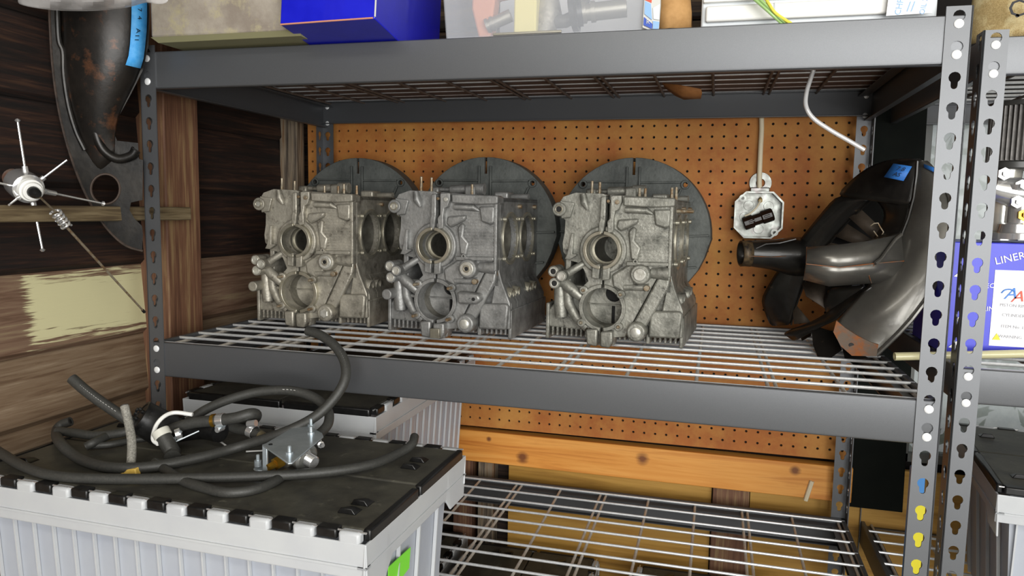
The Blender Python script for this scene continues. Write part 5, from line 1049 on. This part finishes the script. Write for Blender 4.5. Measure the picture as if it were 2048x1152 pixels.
# cloudy plastic bag hanging over the top left
g = []
for i in range(8):
    t = i/7; row = []
    for j in range(15):
        s = j/14; u = 36+s*300; vb = 2+20*math.sin(math.pi*min(1, s*1.15+.03))**.5 if s < .9 else 12-60*(s-.9)
        row.append(at(u, -40+(vb+40)*t, Y=-6.2-1.2*math.sin(math.pi*t)*math.sin(math.pi*s)+.25*math.sin(j*1.7+i)))
    g.append(row)
MB().grid(g).build('plastic_bag', M_BAGP, solid=.03, subs=1, label='cloudy clear plastic bag hanging into the top left corner', cat='plastic bag')

# ------------------------------------------------------------ the right-hand unit
# blue carton with a white panel, standing on its deck
CT = thing('liner_carton', (54.5, 9, 1.25), 'blue and white carton lettered LINER on the right-hand shelving unit', 'carton')
cy = 8.0; cz1 = at(2000, 486, Y=cy).z; xl = at(1893, 560, Y=cy).x
MB().box((xl, cy, 1.3), (xl+8.5, cy+7, cz1)).build('carton_body', mat('carton_blue', '2f34c0', '363cc8', rough=.4, scale=.5), CT, bevel=.05)
xa, za, zb = at(1985, 600, Y=cy).x, at(2000, 540, Y=cy).z, at(2000, 692, Y=cy).z
MB().box((xa, cy-.03, max(1.32, zb)), (xl+8.45, cy, za)).build('white_panel', M_CARTON, CT, smooth=False)
text('lettering', 'LINER', .62, at(2020, 517, Y=cy-.04), (1,0,.28), (-.28,0,1), M_CARTON, CT)
text('logo_letter', 'A', 1.0, at(2024, 588, Y=cy-.06), (1,0,.1), (.3,0,1), mat('logo_blue', '3a78c8', rough=.5), CT); text('logo_letter', 'A', 1.0, at(2038, 594, Y=cy-.06), (1,0,.1), (.3,0,1), M_RED, CT)
MB().ring(spline(pp([(2003,586,'Y',cy-.06),(2010,580,'Y',cy-.06),(2022,579,'Y',cy-.06),(2030,584,'Y',cy-.06)]), 5), .04, 6).build('logo_arc', mat('logo_blue', '3a78c8', rough=.5), CT)
for (u, v, s_) in ((2032,612,'PISTON RINGS'), (2036,632,'CYLINDER SET'), (2036,655,'ITEM No  LINER'), (2020,674,'WARNING')): text('small_print', s_, .26, at(u, v, Y=cy-.05), (1,0,-.03), (0.03,0,1), mat('print_grey', '9a9aa0', rough=.6), CT)
p = at(1993, 673, Y=cy-.05); MB().prism([(p.x-.22, p.z-.2), (p.x+.22, p.z-.2), (p.x, p.z+.2)], cy-.07, cy-.03).build('warning_triangle', M_YELL, CT, smooth=False)
for (u, v, s_) in ((1980,572,'EC'), (1977,618,'LIN')): text('lettering', s_, .4, at(u, v, Y=cy-.04), (1,0,.1), (0,0,1), M_CARTON, CT)
for (u, v) in ((1921, 545), (1921, 634), (1910, 687), (1945, 500)):
    p = at(u, v, Y=cy-.03); MB().prism([(p.x-.35, p.z-.25), (p.x+.1, p.z-.3), (p.x+.35, p.z+.3), (p.x, p.z+.1)], cy-.05, cy).build('printed_mark', M_CARTON, CT, smooth=False)
# polished fittings standing on the carton, and the ribbed cover above them
FT2 = thing('metal_carburettor', (57, 10, cz1), 'polished metal fitting with a round base standing on the blue carton', 'metal part')
def pz_(u, v, y=10): return at(u, v, Y=y)
b0 = pz_(2036, 478); 
MB().ring([b0, b0+Vector((0,0,.35)), b0+Vector((0,0,.4)), b0+Vector((0,0,.9)), b0+Vector((0,0,1.0)), b0+Vector((0,0,2.8)), b0+Vector((0,0,3.0)), b0+Vector((0,0,3.3))], [1.7,1.7,1.2,1.1,.75,.75,1.2,1.2], 28).build('base', M_CHROME, FT2)
b1 = pz_(1998, 480, 11); 
MB().ring([b1, b1+Vector((0,0,.5)), b1+Vector((0,0,.6)), b1+Vector((0,0,3.5)), b1+Vector((0,0,4.6)), b1+Vector((.4,0,5.2))], [1.0,1.0,.75,.9,1.0,.4], 24).build('body', mat('pearly_metal', 'd8d4c8', 'b9bcb8', rough=.25, metal=.7, scale=.8), FT2)
b2 = pz_(2028, 385); MB().ring([b2+Vector((-1.2,0,.3)), b2, b2+Vector((1.6,.4,-.2))], [.7,.95,.8], 22).build('elbow', M_CHROME, FT2)
for u, v in ((2006,348),(2040,372),(2032,404),(2046,430)):
    p = pz_(u, v, 9.4); MB().ring([p, p+Vector((0,-.3,0)), p+Vector((0,-.32,0)), p+Vector((0,-.6,0))], [.38,.38,.2,.2], 6).build('screw', M_CHROME if v != 430 else M_BRASS, FT2)
b3 = pz_(2030, 340, 10.5); MB().ring([b3, b3+Vector((0,0,.5))], [1.5, 1.5], 28).build('cap_ring', mat('dark_cap', '3a3a38', rough=.4), FT2, bevel=.08)
RC = thing('pleated_filter', tuple(b3+Vector((0,0,.5))), 'grey pleated cylinder standing above the polished fitting', 'filter')
c0 = b3+Vector((.35,0,.5)); h_ = pz_(2030, 216, 10.5).z-c0.z; m = MB(); N_ = 44
v = [];
for k in range(N_*2):
    a_ = math.pi*k/N_; r = 1.95 if k % 2 else 1.6; v.append((c0.x+r*math.cos(a_), c0.y+r*math.sin(a_)))
m.prism(v, c0.z, c0.z+h_, 'z'); m.build('pleats', mat('grey_pleats', '8a8784', '6c6a68', rough=.6, scale=2), RC, smooth=False); MB().cyl(c0+Vector((0,0,h_)), c0+Vector((0,0,h_+.3)), 2.0, n=28).build('end_cap', mat('dark_cap', '3a3a38', rough=.4), RC, bevel=.05)
# burlap sack on the top deck of the right unit
g = []
for i in range(8):
    t = i/7; row = []
    for j in range(15):
        s = j/14; a = math.pi*s; row.append((55.2-5.2*math.cos(a)*(1-.1*t*t), 7.2-2.6*math.sin(a)*(1-.15*t)+.12*math.sin(5*s*6+i*2), 19.5+6*t*(1-.1*math.sin(7*s+t))))
    g.append(row)
BS = MB().grid(g).build('burlap_sack', M_BURL, solid=.08, subs=1, label='burlap sack with black printing on top of the right-hand shelving unit', cat='sack')
for s_, u, v, z in (('O', 2038, 18, 1.3), ('.', 2036, 16, 1.6)):
    text('lettering', s_, z, at(u, v, Y=4.35), (1,0,-.05), (0,0,1), M_INK, BS, th=.03)
# small packet low on the right-hand unit
PK = thing('packet', (51.8, 9, -16.95), 'blue and yellow packet standing low behind the right-hand front post', 'packet')
xk, xj = at(1826, 1000, Y=9).x, at(1858, 1000, Y=9).x
MB().box((xk, 9, -16.95), (xj-.3, 10.4, at(1840, 945, Y=9).z)).build('packet_body', mat('packet_blue', '3f7fc0', rough=.4), PK, bevel=.05); MB().box((xk-.02, 8.95, -16.9), (xk+.8, 9.0, at(1840, 1010, Y=9).z)).build('packet_stripe', M_YELL, PK, smooth=False)
# peeling white strip on the pine board
a, b = at(1624, 962, Y=24.85), at(1611, 1001, Y=24.85)
MB().ring([a, b], [.2, .2], 8).build('white_strip', M_PVC, label='short white strip stuck at an angle on the pine board', cat='strip')
